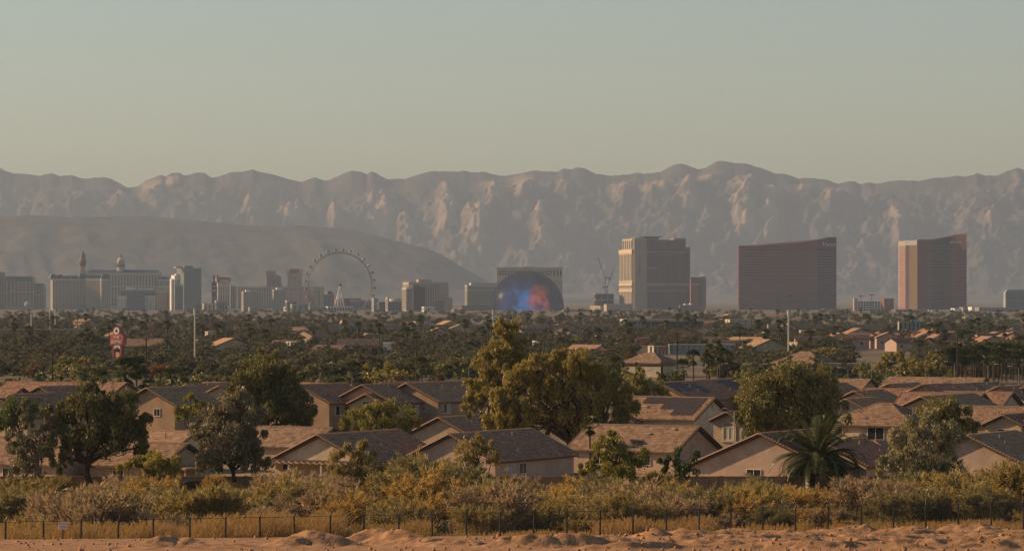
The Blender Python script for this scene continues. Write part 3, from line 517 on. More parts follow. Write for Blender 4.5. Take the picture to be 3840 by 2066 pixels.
# construction core with two cranes
t = T('unfinished_tower', 'half-built dark concrete tower below the two cranes', 6900, 2228, 2233, 2302, 1103, th=16); t.mass('grey', 'gdark', 3, 1, 0.9, zones=((0.05, 0.62), (0.68, 0.97)), fl=0); t.block('deck_edge', 'grey', 2231, 2303, 1101, 1103.5, -0.6, 12)
for lab, pm, pb_, tipx, tipy, ct in (('tower crane with its jib raised to the left', 2270, 1103, 2243, 966, 1043), ('tower crane with its jib raised to the right', 2277, 1103, 2306, 1000, 1077)):
    d = 6890; c = empty('tower_crane', (X(pm, d), d+6, Z(1103, d)-0.5), 0, lab, 'crane'); zt = Z(ct, d)-Z(1103, d)+0.5; s = d/F
    m = MB(); w = 0.9
    for sx, sy in ((-w,-w),(w,-w),(w,w),(-w,w)): m.tube((sx, sy, 0), (sx, sy, zt), 0.42, 0.42, 4)
    k = int(zt/2.4)
    for i in range(k):
        za, zb_ = zt*i/k, zt*(i+1)/k; q = 1 if i % 2 else -1
        m.tube((-w*q, -w, za), (w*q, -w, zb_), 0.16, 0.16, 4); m.tube((-w, -w*q, za), (-w, w*q, zb_), 0.16, 0.16, 4); m.tube((w, -w*q, za), (w, w*q, zb_), 0.16, 0.16, 4)
    m.build('mast', M['craneblue'], c)
    sg = 1 if tipx > pm else -1; tip = Vector(((tipx-pm)*s, 0, (ct-tipy)*s+zt)); pv0 = Vector((sg*1.0, 0, zt+1.5)); m = MB(); ax = (tip-pv0).normalized(); up = ax.cross(Vector((0, 1, 0)))
    for oy, ou in ((-0.7, 0.0), (0.7, 0.0), (0, 1.3)): m.tube(pv0+Vector((0, oy, 0))+up*ou, tip+Vector((0, oy*0.4, 0))+up*ou*0.3, 0.42, 0.36, 4)
    for i in range(14):
        a, b2 = pv0.lerp(tip, i/14), pv0.lerp(tip, (i+1)/14); m.tube(a+Vector((0, -0.6, 0)), b2+up*1.1, 0.13, 0.13, 3); m.tube(b2+up*1.1, b2+Vector((0, 0.6, 0)), 0.13, 0.13, 3)
    m.build('jib', M['craneblue'], c); MB().box(-sg*9 if sg > 0 else 0, 0 if sg > 0 else 9, -1.2, 1.2, zt, zt+1.4).build('counter_jib', M['craneblue'], c)
    MB().box(*((-10, -7) if sg > 0 else (7, 10)), -1.6, 1.6, zt-2.4, zt+1.0).build('counterweight', M['craneblue'], c); MB().box(-1.5, 1.5, -2.4, -0.9, zt-0.6, zt+2.2).build('cab', M['craneblue'], c)
    m = MB().tube((-sg*2.5, 0, zt+1), (-sg*4.5, 0, zt+12), 0.3, 0.3, 4); m.tube((-sg*4.5, 0, zt+12), tip.lerp(pv0, 0.3), 0.09, 0.09, 3); m.tube((-sg*4.5, 0, zt+12), (-sg*8, 0, zt+1), 0.12, 0.12, 3); m.build('a_frame', M['craneblue'], c)
t = T('hall', 'sunlit sand-coloured box hall at the foot of the cranes', 6850, 2212, 2252, 2265, 1146, th=52); t.mass('sand', 'gdark', 0, 0); t = T('hall', 'second sand-coloured box hall behind the first, below the half-built tower', 6900, 2243, 2268, 2372, 1139, th=22, dp=40); t.mass('tan', 'gdark', 0, 0)
# tallest hotel
pz = T('hotel_tower', 'tallest hotel, grey brown with sunlit ribbed left end and banded storeys', 7400, 2322, 2371, 2590, 898, th=16)
t = pz; hz, fx = t.hz, t.fx; yb = t.dp
t.mass('tan', 'gdark', 0, 9, 0.5, x0=0, x1=fx(2392), y0=0, y1=yb, H=hz(937), zones=((0.06, 0.30), (0.36, 0.43), (0.49, 0.92)), fl=0, depth=1.0)
t.mass('tan', 'gdark', 0, 5, 0.5, x0=0.8, x1=fx(2390), y0=2, y1=yb*0.78, H=hz(895), zb=hz(937), zones=((0.08, 0.82),), depth=1.0)
t.mass('tan', 'gbrown', 0, 0, 0.5, x0=fx(2376), x1=fx(2424), y0=-5, y1=20, H=hz(893))
t.mass('mauve', 'gdark', 9, 0, 0.55, x0=fx(2423), x1=fx(2470), y0=-2.5, y1=20, H=hz(891), zones=((0.03, 0.32), (0.38, 0.56), (0.60, 0.96)))
t.mass('mauve', 'gdark', 13, 0, 0.5, x0=fx(2469.5), x1=fx(2530), y0=-0.8, y1=24, H=hz(899), zones=((0.03, 0.32), (0.38, 0.78), (0.80, 0.96)))
t.mass('mauve', 'gdark', 8, 0, 0.55, x0=fx(2529.5), x1=fx(2574), y0=-1.5, y1=26, H=hz(893), zones=((0.03, 0.32), (0.38, 0.78), (0.80, 0.96)))
t.mass('mauve', 'gdark', 5, 0, 0.5, x0=fx(2573.5), x1=fx(2591), y0=0.5, y1=22, H=hz(926), zones=((0.03, 0.36), (0.42, 0.92)))
m = MB().poly([(fx(2404), -8, hz(887)), (fx(2482), -8, hz(887)), (fx(2470), -2, hz(891)), (fx(2418), -2, hz(891)), (fx(2404), 20, hz(887)), (fx(2482), 20, hz(887)), (fx(2470), 20, hz(891)), (fx(2418), 20, hz(891))], [(0,3,2,1),(4,5,6,7),(0,1,5,4),(1,2,6,5),(2,3,7,6),(3,0,4,7)]); m.build('roof_canopy', M['mauve'], t.root)
for py0, py1, o_ in ((1063, 1070, 1.0), (1088, 1092, 0.8), (943, 946, 0.8)): t.add('storey_band', M['tan'], [(fx(2392), fx(2590), -3.2 if py0 > 1000 else -2.9, 4, hz(py1), hz(py0))])
for py0, py1 in ((1064, 1071), (1090, 1094), (936, 951)): t.add('storey_band', M['sand'], [(-1.4, 3, 0, yb, hz(py1), hz(py0))])
for i, ch in enumerate('PALAZZO'): text_mesh('lettering', ch, 7.0, M['ink'], t.root, (fx(2396), -5.4, hz(964+i*10.5)), ext=0.2)
t = T('hotel_tower', 'brick red hotel with cream window bays half in shadow right of the tallest hotel', 7900, None, 2590, 2630, 1042, th=0, dp=40); t.mass('brownred', 'gdark', 6, 0, 0.35, fl=4, zones=((0.03, 0.72), (0.76, 0.93)), x1=t.fx(2625)); t.block('cornice', 'cream', 2590, 2625, 1064, 1067, -0.8, 2); t.block('parapet', 'rred', 2589, 2626, 1040, 1047, -0.6, 30); t.mass('mauve', 'gdark', 5, 0, 0.3, x0=t.fx(2626), x1=t.fx(2648), y0=6, y1=40, H=t.hz(1037))
t = T('office_building', 'small teal glass building with white crown blocks below the tallest hotel', 6600, 2546, 2549, 2628, 1143, th=16); t.mass('mauve', 'gteal', 14, 1, 0.6, fl=4); t.block('crown', 'white', 2569, 2584, 1139, 1143, 1, 8); t.block('crown', 'white', 2590, 2599, 1137, 1143, 1, 8)
# two concave bronze towers
def bronze(lab, d, left, ridge, right, topf, zb, bands, cuts, side=None):
    r = empty('hotel_tower', (X(left, d), d, 0), 0, lab, 'building'); s = d/F
    def pt(px):
        u = (px-left)/(right-left); bow = 26*math.sin(math.pi*min(1, u*0.9))+(30*(px-ridge)/(right-ridge) if px > ridge else 0)
        return ((px-left)*s, bow)
    for k, (a, b2, mt) in enumerate(cuts):
        m = MB(); n_ = max(3, int((b2-a)/10)); ps = [a+(b2-a)*i/n_ for i in range(n_+1)]
        f = [pt(p) for p in ps]; zt = [Z(topf(p), d) for p in ps]
        poly = f+[(f[-1][0], f[-1][1]+30), (f[0][0], f[0][1]+30)]
        v = [(p[0], p[1], 0) for p in poly]+[(p[0], p[1], z) for p, z in zip(poly, zt+[zt[-1], zt[0]])]; q = len(poly)
        m.poly(v, [(i, (i+1) % q, q+(i+1) % q, q+i) for i in range(q)]+[tuple(range(q, 2*q))]); m.build('glass_wall', M[mt], r)
    for i in range(bands):
        z = zb[0]+(zb[1]-zb[0])*i/(bands-1); m = MB(); ps = [left+(right-left)*j/40 for j in range(41)]
        if side: ps = [p for p in ps if p >= side]
        v = []; 
        for p in ps:
            x, y = pt(p); v += [(x, y-0.5, z-0.55), (x, y-0.5, z+0.55), (x, y+0.6, z+0.55), (x, y+0.6, z-0.55)]
        f = []
        for j in range(len(ps)-1):
            a = 4*j
            for e in range(4): f.append((a+e, a+4+e, a+4+(e+1) % 4, a+(e+1) % 4))
        f += [(0, 1, 2, 3), (4*len(ps)-1, 4*len(ps)-2, 4*len(ps)-3, 4*len(ps)-4)]; m.poly(v, f); m.build('storey_band', M['pale2'], r)
    return r
M['pale2'] = mat('pale bronze trim', (0.26, 0.18, 0.17), 0.6, 0.05, 0.1)
tw = lambda p: 922-1.5*min(1, (p-2770)/100)-33*max(0, (p-2790)/(3117-2790))**2.3 if p < 3117 else 888.5
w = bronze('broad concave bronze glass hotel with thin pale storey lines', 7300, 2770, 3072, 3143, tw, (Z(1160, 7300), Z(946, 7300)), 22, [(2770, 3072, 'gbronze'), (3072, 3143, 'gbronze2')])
text_mesh('lettering', 'Wynn', 15, M['pale'], w, (X(3104, 7300)-X(2770, 7300), 24, Z(917, 7300)), ext=0.2, shear=0.35)
te = lambda p: 898 if p < 3490 else (898-20*((p-3490)/(3597-3490))**1.3 if p < 3597 else 877)
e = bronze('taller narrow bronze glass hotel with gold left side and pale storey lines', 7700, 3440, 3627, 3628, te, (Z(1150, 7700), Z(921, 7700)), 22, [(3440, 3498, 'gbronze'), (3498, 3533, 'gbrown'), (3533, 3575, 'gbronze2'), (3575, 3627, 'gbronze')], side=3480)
text_mesh('lettering', 'encore', 12, M['pale'], e, (X(3590, 7700)-X(3440, 7700), 14, Z(907, 7700)), ext=0.2, shear=0.3)
s = 7700/F; 
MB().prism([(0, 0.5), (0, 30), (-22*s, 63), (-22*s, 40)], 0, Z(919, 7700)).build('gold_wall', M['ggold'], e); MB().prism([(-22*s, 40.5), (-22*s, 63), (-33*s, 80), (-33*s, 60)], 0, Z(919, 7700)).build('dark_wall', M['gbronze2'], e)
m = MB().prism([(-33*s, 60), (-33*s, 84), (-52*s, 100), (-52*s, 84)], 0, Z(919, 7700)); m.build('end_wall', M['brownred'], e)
for i in range(34):
    z = Z(1150, 7700)+i*(Z(921, 7700)-Z(1150, 7700))/33; MB().prism([(-33.5*s, 58), (-33.5*s, 84), (-53*s, 99), (-53*s, 82)], z, z+1.3).build('balcony', M['cream'], e)
MB().prism([(-0.5, 4), (-0.5, 30), (-33*s, 80), (-33*s, 60)], Z(919, 7700), Z(901, 7700)).build('crown', M['grey'], e); MB().prism([(-33*s, 59), (-33*s, 84), (-52*s, 100), (-52*s, 83)], Z(919, 7700), Z(902, 7700)).build('crown_block', M['tan'], e)
# garage between them
t = T('parking_garage', 'open white-framed parking garage between the two bronze hotels', 6700, None, 3216, 3301, 1130, th=0, dp=40); t.mass('white', 'gdark', 8, 0, 0.82, fl=4.8, zones=((0.02, 0.97),), depth=1.2); t.mass('pink', 'gdark', 0, 0, x0=t.fx(3203), x1=t.fx(3215.5), H=t.hz(1118), y0=-1, y1=20)
t = T('stair_tower', 'brick red stair tower with a white lit strip right of the open garage', 6690, 3303, 3316, 3352, 1119, th=30); t.mass('brownred', 'gdark', 2, 3, 0.2); 
t = T('hotel_tower', 'blue grey glass tower cut by the right edge of the picture', 7000, None, 3771, 3900, 1092, th=0, dp=30); t.mass('grey', 'gteal', 16, 0, 0.86, fl=0, zones=((0.02, 0.50), (0.54, 0.97))); t.block('rooftop_box', 'grey', 3776, 3850, 1086, 1092, 2, 20)
# ferris wheel
d = 7000; s = d/F; fw = empty('ferris_wheel', (X(1274.8, d), d, 0), math.radians(9), 'giant ferris wheel with glass ball cabins above the trees', 'ferris wheel')
hzc = Z(1068, d); Rm = 119*s
def ring(R0, r, y, nseg=96, k=6):
    v = []; f = []
    for i in range(nseg):
        a = 2*math.pi*i/nseg
        for j in range(k):
            b = 2*math.pi*j/k; q = R0+r*math.cos(b); v.append((q*math.cos(a), y+r*math.sin(b), q*math.sin(a)))
    for i in range(nseg):
        for j in range(k): f.append((i*k+j, i*k+(j+1) % k, ((i+1) % nseg)*k+(j+1) % k, ((i+1) % nseg)*k+j))
    return v, f
m = MB()
for rr, r, y in ((Rm, 0.6, -1.4), (Rm, 0.6, 1.4), (Rm+1.6, 0.45, 0)): m.poly(*ring(rr, r, y))
m.build('rim', M['steel'], fw, (0, 0, hzc), smooth=True)
sp = MB().tube((0, 0, 4), (0, 0, Rm), 0.13, 0.13, 4).me('spoke', M['steel'])
for i in range(56):
    o = obj('spoke', sp, fw, (0, 3 if i % 2 else -3, hzc)); o.rotation_euler = (math.radians(-2.4 if i % 2 else 2.4)*-1, 2*math.pi*i/56, 0)
cb = MB(); rc = 5.6*s; cb.lathe([(0.05, -rc)]+[(rc*math.sin(math.pi*i/10), -rc*math.cos(math.pi*i/10)) for i in range(1, 10)]+[(0.05, rc)], 16)
M['cabin'] = mat('cabin glass', (0.10, 0.11, 0.13), 0.22, 0.05, 0.2, 0.7); cbm = cb.me('cabin', M['cabin'], True); M['cabinw'] = mat('cabin shell', (0.55, 0.52, 0.48), 0.3, 0.05, 0.3, 0.6)
cr = MB().lathe([(rc*1.02*math.cos(a), rc*1.02*math.sin(a)) for a in (-0.95, -0.75, -0.5)], 16); crm = cr.me('belt', M['cabinw'], True); br = MB().tube((0, 0, Rm+1), (0, 0, Rm+4.6), 0.45, 0.45, 5).me('bracket', M['steel'])
for i in range(28):
    a = 2*math.pi*(i+0.4)/28; q = 131*s
    c = obj('cabin', cbm, fw, (q*math.sin(a), 0, hzc+q*math.cos(a))); obj('belt', crm, c)
    o = obj('bracket', br, fw, (0, 0, hzc)); o.rotation_euler = (0, a, 0)
hb = MB(); hb.tube((0, -4.5, hzc), (0, 4.5, hzc), 5.4*s, 5.4*s, 20); hb.build('hub', M['steel'], fw)
for (px, y) in ((1249, -14), (1274.5, -16), (1296, 14), (1268, 16)):
    MB().tube(((1274.8-1274.8)*s+(0.4 if px > 1274 else -0.4), -4 if y < 0 else 4, hzc-3.5), ((px-1274.8)*s, y, 0), 1.25, 1.5, 10).build('support_leg', M['wsteel'], fw, smooth=True)
MB().box(-33*s, 28*s, -18, 18, 0, 7).build('platform', M['grey'], fw)
# ------------------------------------------------------------ vegetation makers
L_ = leafmat
M['l_dark'] = L_('dark olive leaves', (0.054, 0.055, 0.019), (0.228, 0.198, 0.060), 0.32)
M['f_dark'] = L_('far dark leaves', (0.047, 0.050, 0.026), (0.143, 0.131, 0.067), 0.3)
M['f_olive'] = L_('far olive leaves', (0.068, 0.068, 0.032), (0.203, 0.175, 0.082), 0.32)
M['f_gold'] = L_('far golden leaves', (0.081, 0.069, 0.025), (0.218, 0.167, 0.057), 0.35)
M['l_olive'] = L_('olive leaves', (0.104, 0.110, 0.037), (0.315, 0.263, 0.078), 0.35)
M['l_gold'] = L_('golden olive leaves', (0.106, 0.098, 0.025), (0.413, 0.312, 0.075), 0.42)
M['l_grey'] = L_('grey eucalyptus leaves', (0.090, 0.078, 0.042), (0.290, 0.235, 0.130), 0.28)
M['l_sage'] = L_('sage eucalyptus leaves', (0.112, 0.107, 0.052), (0.377, 0.317, 0.164), 0.28)
M['l_yellow'] = L_('yellow green leaves', (0.115, 0.122, 0.022), (0.374, 0.302, 0.051), 0.45)
M['l_green'] = L_('fresh green leaves', (0.045, 0.068, 0.020), (0.150, 0.173, 0.043), 0.35)
M['l_rust'] = L_('rusty autumn leaves', (0.120, 0.060, 0.020), (0.280, 0.130, 0.040), 0.4)
M['palm'] = L_('palm fronds', (0.030, 0.043, 0.014), (0.116, 0.120, 0.041), 0.25)
M['palmdry'] = L_('dry palm skirt', (0.100, 0.070, 0.035), (0.200, 0.140, 0.070), 0.2)
M['s_olive'] = L_('olive tamarisk sprays', (0.170, 0.128, 0.044), (0.460, 0.340, 0.120), 0.5)
M['s_gold'] = L_('golden brown brush', (0.270, 0.165, 0.045), (0.600, 0.390, 0.115), 0.5)
M['s_tan'] = L_('pinkish dry brush', (0.240, 0.165, 0.085), (0.500, 0.345, 0.190), 0.48)
M['s_green'] = L_('grey green brush', (0.120, 0.105, 0.042), (0.330, 0.260, 0.105), 0.48)
M['s_bright'] = L_('bright rabbitbrush', (0.250, 0.150, 0.020), (0.500, 0.300, 0.030), 0.48)
M['reed'] = L_('dry reeds', (0.300, 0.170, 0.055), (0.660, 0.430, 0.170), 0.4)
M['bark'] = mat('dark bark', (0.055, 0.038, 0.026), 0.95, 0.3, 3.0, 0.1); M['barkpale'] = mat('pale bark', (0.26, 0.19, 0.13), 0.9, 0.3, 2.0, 0.1); M['palmbark'] = mat('palm trunk', (0.10, 0.065, 0.045), 0.95, 0.3, 4.0, 0.1)
def leaf_quads(c, L, W, rg, bias=None, flat=0.0):
    """diamond leaves round the points c; bias pulls their long axis towards a direction"""
    n = len(c); u = rg.normal(size=(n, 3))
    if bias is not None: u = u*(1-abs(flat))+np.asarray(bias)*1.6
    u /= np.linalg.norm(u, axis=1, keepdims=True)+1e-9
    w = np.cross(u, rg.normal(size=(n, 3))); w /= np.linalg.norm(w, axis=1, keepdims=True)+1e-9
    s = rg.uniform(0.6, 1.3, (n, 1))
    a = c-u*L*s*0.5; b = c+w*W*s*0.5+u*L*0.05; e = c+u*L*s*0.5; f = c-w*W*s*0.5+u*L*0.05
    return np.stack([a, b, e, f], 1).reshape(-1, 3), np.arange(4*n).reshape(n, 4)
def crown_points(lobes, per, rg, cr=0.26, fill=0.35, drop=0.0, nper=None):
    pts = []; cen = []
    for (x, y, z, rx, ry, rz) in lobes:
        k = nper or max(6, int(14*(rx*ry*rz)**(2/3.0)/4.0))
        d = rg.normal(size=(k, 3)); d /= np.linalg.norm(d, axis=1, keepdims=True)
        r = np.where(rg.random((k, 1)) < fill, rg.uniform(0.2, 0.75, (k, 1)), rg.uniform(0.72, 1.0, (k, 1)))
        c = np.array([x, y, z])+d*r*np.array([rx, ry, rz]); cen.append(c)
        mr = (rx*ry*rz)**(1/3.0); sz = rg.uniform(0.6, 1.35, k)*cr*mr
        for i in range(k):
            m = int(per*1.15*rg.uniform(0.6, 1.3)); g = rg.normal(size=(m, 3)); g /= (np.linalg.norm(g, axis=1, keepdims=True)+1e-9); g *= rg.random((m, 1))**0.45
            g = g*sz[i]*np.array([1.1, 1.1, 0.75 if drop == 0 else 1.0])
            if drop: g[:, 2] -= np.abs(rg.normal(size=m))*drop*sz[i]; 
            pts.append(c[i]+g)
    return np.concatenate(pts), np.concatenate(cen)
def limb(m, p, q, r0, r1, rg, bend=0.12, n=3):
    p, q = Vector(p), Vector(q); L = (q-p).length; prev = p; pr = r0
    for i in range(1, n+1):
        t = i/n; c = p.lerp(q, t)
        if i < n: c += Vector(rg.normal(size=3))*L*bend*0.5; c.z += L*0.06*math.sin(math.pi*t)
        r = r0+(r1-r0)*t; m.tube(prev, c, pr, r, 6, cap=False); prev = c; pr = r
def near_tree(label, d, bpx, lobes, lm, seed, tr=0.35, per=95, leaf=(0.34, 0.17), bark='bark', drop=0.5, cr=0.27, fork=0.35, name='tree', cat='tree', stems=1, fill=0.35, limbs=16, group=None, zoff=0.0):
    rg = np.random.default_rng(seed); s = d/F; x0 = X(bpx, d); z0 = zgf(x0, d)+zoff
    root = empty(name, (x0, d, z0), 0, label, cat, group)
    L = []
    for (cx, cy, rx, ry) in lobes:
        L.append(((cx-bpx)*s, rg.uniform(-0.35, 0.35)*rx*s, Z(cy, d)-z0, rx*s, rx*s*rg.uniform(0.8, 1.0), ry*s))
    pts, cen = crown_points(L, per, rg, cr, fill, drop)
    pts = pts[pts[:, 2] > 0.35]
    v, f = leaf_quads(pts, leaf[0]*1.15, leaf[1]*1.35, rg, (0, 0, -1) if drop else None, 0.35 if drop else 0)
    obj('crown', mesh_np('crown', v, f, M[lm]), root)
    zc = np.mean([l[2] for l in L]); m = MB(); low = min(l[2]-l[5] for l in L); fz = max(0.6, zc*fork)
    for k in range(stems):
        a = 2*math.pi*k/max(1, stems); off = Vector((math.cos(a), math.sin(a), 0))*(0.0 if stems == 1 else tr*1.5)
        top = Vector((rg.uniform(-0.3, 0.3), 0, fz))+off*3; limb(m, off, top, tr*1.15, tr*0.8, rg, 0.08, 3)
        for l in L:
            if stems == 1 or rg.random() < 0.7: limb(m, top, (l[0], l[1], l[2]), tr*0.62, tr*0.22, rg, 0.2, 4)
        for c in cen[rg.choice(len(cen), min(limbs, len(cen)), replace=False)]:
            b = L[int(rg.integers(len(L)))]; limb(m, Vector((b[0], b[1], b[2])).lerp(top, 0.55), c, tr*0.26, tr*0.05, rg, 0.2, 3)
    m.build('trunk', M[bark], root)
    return root
def frond_mesh(name, L, arch, rg, n=26, wid=0.55, mt='palm'):
    """one feather frond along +x: a bent midrib with leaflets to both sides"""
    v = []; f = []; P = []
    for i in range(n+1):
        t = i/n; x = L*math.sin(min(1, t)*math.pi/2*0.98)*0.92+0.0; z = L*0.42*math.sin(t*math.pi*0.62)*(1-arch)+(-L*arch*0.75)*t*t; P.append(np.array([x, 0, z]))
    for i in range(n):
        a, b = P[i], P[i+1]; q = len(v); w = 0.035*(1-i/n)+0.008
        v += [a+(0, w, 0), a-(0, w, 0), b-(0, w, 0), b+(0, w, 0)]; f.append((q, q+1, q+2, q+3))
        if i > 1:
            t = i/n; ll = wid*math.sin(math.pi*(0.12+0.85*t))+0.08
            for sg in (-1, 1):
                tip = a+(b-a)*1.6+np.array([ll*0.35, sg*ll*0.9, -ll*0.28+rg.normal()*0.05]); q = len(v)
                v += [a, a+(b-a)*1.2, tip, tip+(0.02, 0, -0.05)]; f.append((q, q+1, q+2, q+3))
    return mesh_np(name, np.array(v), np.array(f), M[mt])
def fan_palm_crown(name, rg, n=44, R=2.0, skirt=18, mt='palm'):
    v = []; f = []
    for i in range(n+skirt):
        dry = i >= n; el = rg.uniform(-0.35, 1.45) if not dry else rg.uniform(-1.5, -0.9); az = rg.uniform(0, 2*math.pi)
        dr = np.array([math.cos(el)*math.cos(az), math.cos(el)*math.sin(az), math.sin(el)]); sd = np.array([-math.sin(az), math.cos(az), 0]); up = np.cross(dr, sd)
        st = R*(0.45 if not dry else 0.25); b = dr*st+(0, 0, 0 if not dry else -0.3); q = len(v); v += [np.zeros(3), b+sd*0.04, b-sd*0.04, b]; f.append((q, q+1, q+3, q+2))
        for k in range(7):
            a = (k-3)/3.0*1.0; tip = b+(dr*math.cos(a)+sd*math.sin(a))*R*0.62*rg.uniform(0.8, 1.1)+np.array([0, 0, -0.22*R*abs(a)*0.5-0.1*R*(not dry)]); q = len(v)
            e = (dr*math.cos(a+0.16)+sd*math.sin(a+0.16))*R*0.36; g = (dr*math.cos(a-0.16)+sd*math.sin(a-0.16))*R*0.36
            v += [b, b+e, tip, b+g]; f.append((q, q+1, q+2, q+3))
    return mesh_np(name, np.array(v), np.array(f), M[mt])
def trunk_mesh(name, h, r0, r1, mt, bend=0.0):
    m = MB(); n = 4
    for i in range(n):
        a, b = i/n, (i+1)/n; m.tube((bend*a*a, 0, h*a), (bend*b*b, 0, h*b), r0+(r1-r0)*a, r0+(r1-r0)*b, 7, cap=(i == n-1))
    return m.me(name, M[mt])
# small stock trees for the middle distance (unit: metres, about 8 m tall)
STOCK = []
def stock(lm, lobes, seed, per=30, leaf=(0.68, 0.46), bark='bark', cr=0.33, drop=0.2, tr=0.22):
    rg = np.random.default_rng(seed); pts, cen = crown_points(lobes, per, rg, cr, 0.3, drop, nper=max(9, int(46/len(lobes))))
    pts = pts[pts[:, 2] > 0.2]
    v, f = leaf_quads(pts, leaf[0], leaf[1], rg); c = mesh_np('crown', v, f, M[lm]); m = MB(); zt = np.mean([l[2] for l in lobes])
    limb(m, (0, 0, -0.3), (0.1, 0, zt*0.55), tr, tr*0.7, rg, 0.1, 2)
    for l in lobes: limb(m, (0.1, 0, zt*0.5), l[:3], tr*0.6, tr*0.2, rg, 0.2, 2)
    STOCK.append((c, m.me('trunk', M[bark]), (v, f))); return len(STOCK)-1
rA = np.random.default_rng(77)
def rl(n, w, h, r, base=0.7):
    out = []
    for i in range(n): out.append((rA.uniform(-w, w), rA.uniform(-w, w)*0.8, base+(0.2+0.75*(i+rA.random())/n)*h, r*rA.uniform(0.8, 1.25), r*rA.uniform(0.8, 1.2), r*rA.uniform(0.7, 1.0)))
    return out
K_DARK = [stock('l_dark', rl(5, 3.0, 4.5, 2.2), 1), stock('l_dark', rl(4, 2.4, 5.5, 2.0), 2), stock('l_dark', rl(6, 3.8, 3.6, 2.0, 0.5), 3)]
K_OLIVE = [stock('l_olive', rl(5, 3.0, 4.6, 2.1), 4), stock('l_olive', rl(6, 3.5, 4.0, 2.0), 5), stock('l_olive', rl(4, 1.9, 6.5, 1.7), 6)]
K_GOLD = [stock('l_gold', rl(5, 2.8, 4.6, 2.0), 7), stock('l_gold', rl(4, 2.2, 5.0, 1.9), 8)]
K_GREEN = [stock('l_green', rl(5, 2.8, 4.2, 2.0, 1.0), 9)]
K_RUST = [stock('l_rust', rl(4, 2.2, 4.0, 1.8, 1.2), 10)]
K_SAGE = [stock('l_sage', rl(5, 2.2, 5.6, 1.8), 12)]
K_PINE = [stock('l_dark', [(0, 0, 1.5+i*1.1, 2.3-0.33*i, 2.3-0.33*i, 0.55) for i in range(6)], 11, per=34, cr=0.3)]
F_DARK = [stock('f_dark', rl(6, 3.0, 4.5, 2.0), 51, 55, (0.42, 0.30)), stock('f_dark', rl(5, 2.4, 5.5, 2.0), 52, 55, (0.42, 0.30)), stock('f_dark', rl(7, 3.8, 3.8, 1.8, 0.4), 53, 55, (0.42, 0.30))]
F_OLIVE = [stock('f_olive', rl(6, 3.0, 4.6, 1.9), 54, 55, (0.42, 0.30)), stock('f_olive', rl(7, 3.6, 4.2, 1.8, 0.5), 55, 55, (0.42, 0.30)), stock('f_olive', rl(5, 1.9, 6.5, 1.6), 56, 55, (0.42, 0.30))]
F_GOLD = [stock('f_gold', rl(5, 2.6, 4.4, 1.8), 57, 50, (0.42, 0.30))]
F_RUST = [stock('l_rust', rl(4, 2.2, 4.0, 1.8, 0.5), 58, 50, (0.42, 0.30))]
def put_tree(k, px, d, h, w=None, label=None, group=None, rz=None, name='tree', cat='tree'):
    c, tm, _ = STOCK[k]; x = X(px, d); sz = h/8.0; w = w or sz
    r = empty(name, (x, d, zgf(x, d)), rnd.uniform(0, 6.28) if rz is None else rz, label, cat, group); r.scale = (w, w, sz)
    obj('crown', c, r); obj('trunk', tm, r); return r
PALMS = [fan_palm_crown('crown', np.random.default_rng(40+i), 40+4*i, 2.0, 16) for i in range(3)]
PTR = trunk_mesh('trunk', 1.0, 0.028, 0.019, 'palmbark')
def put_palm(px, d, h, R=1.0, label=None, group=None, k=None):
    x = X(px, d); r = empty('fan_palm', (x, d, zgf(x, d)), rnd.uniform(0, 6.28), label, 'palm', group)
    c = obj('crown', PALMS[rnd.randrange(3) if k is None else k], r, (0, 0, h)); c.scale = (R, R, R)
    t = obj('trunk', PTR, r); t.scale = (h if h < 12 else 12, h if h < 12 else 12, h); return r
# shrubs: plumes of fine sprays
def shrub_mesh(seed, mt, n=96, per=125, h=3.2, w=2.4, spread=0.8, nl=0.30, nw=0.06):
    """billows of fine sprays: each plume leaves the middle of one of several lobes"""
    rg = np.random.default_rng(seed); V = []; nb = max(4, int(n/11))
    az = rg.uniform(0, 2*math.pi, nb); rr = np.sqrt(rg.random(nb))*0.75; lr = rg.uniform(0.30, 0.5, nb)*w
    C = np.stack([np.cos(az)*rr*w, np.sin(az)*rr*w, h*(0.25+0.5*np.sqrt(np.clip(1-rr**2, 0, 1))*rg.uniform(0.5, 1.1, nb))], 1)
    for i in range(n):
        k = i % nb; dr = rg.normal(size=3); dr[2] = abs(dr[2])*0.9+0.25; dr /= np.linalg.norm(dr)
        Lp = lr[k]*rg.uniform(0.75, 1.35); t = rg.random(per)**0.75*1.25; c = C[k]+dr*(t[:, None]*Lp)+rg.normal(size=(per, 3))*(0.20*(1-0.7*t[:, None])*lr[k]+0.02)
        low = rg.random(per) < 0.22; c[low, 2] *= rg.random(int(low.sum()))
        u = dr*0.9+np.array([0, 0, 0.2])+rg.normal(size=(per, 3))*0.75; u /= np.linalg.norm(u, axis=1, keepdims=True); sd = np.cross(u, rg.normal(size=(per, 3))); sd /= np.linalg.norm(sd, axis=1, keepdims=True)+1e-9
        ln = nl*rg.uniform(0.6, 1.3, (per, 1)); V.append(np.stack([c-sd*nw*0.5, c+sd*nw*0.5, c+u*ln], 1))
    V = np.concatenate(V).reshape(-1, 3); V[:, 2] = np.maximum(V[:, 2], 0.02)
    return mesh_np('sprays', V, np.arange(len(V)).reshape(-1, 3), M[mt])
def stems_mesh(seed, h=2.0, w=1.4, n=9):
    rg = np.random.default_rng(seed); m = MB()
    for i in range(n):
        a = rg.uniform(0, 6.28); q = rg.uniform(0.3, 1); limb(m, (0, 0, -0.1), (math.cos(a)*w*q, math.sin(a)*w*q, h*rg.uniform(0.5, 1)), 0.05, 0.015, rg, 0.15, 3)
    return m.me('stems', M['bark'])
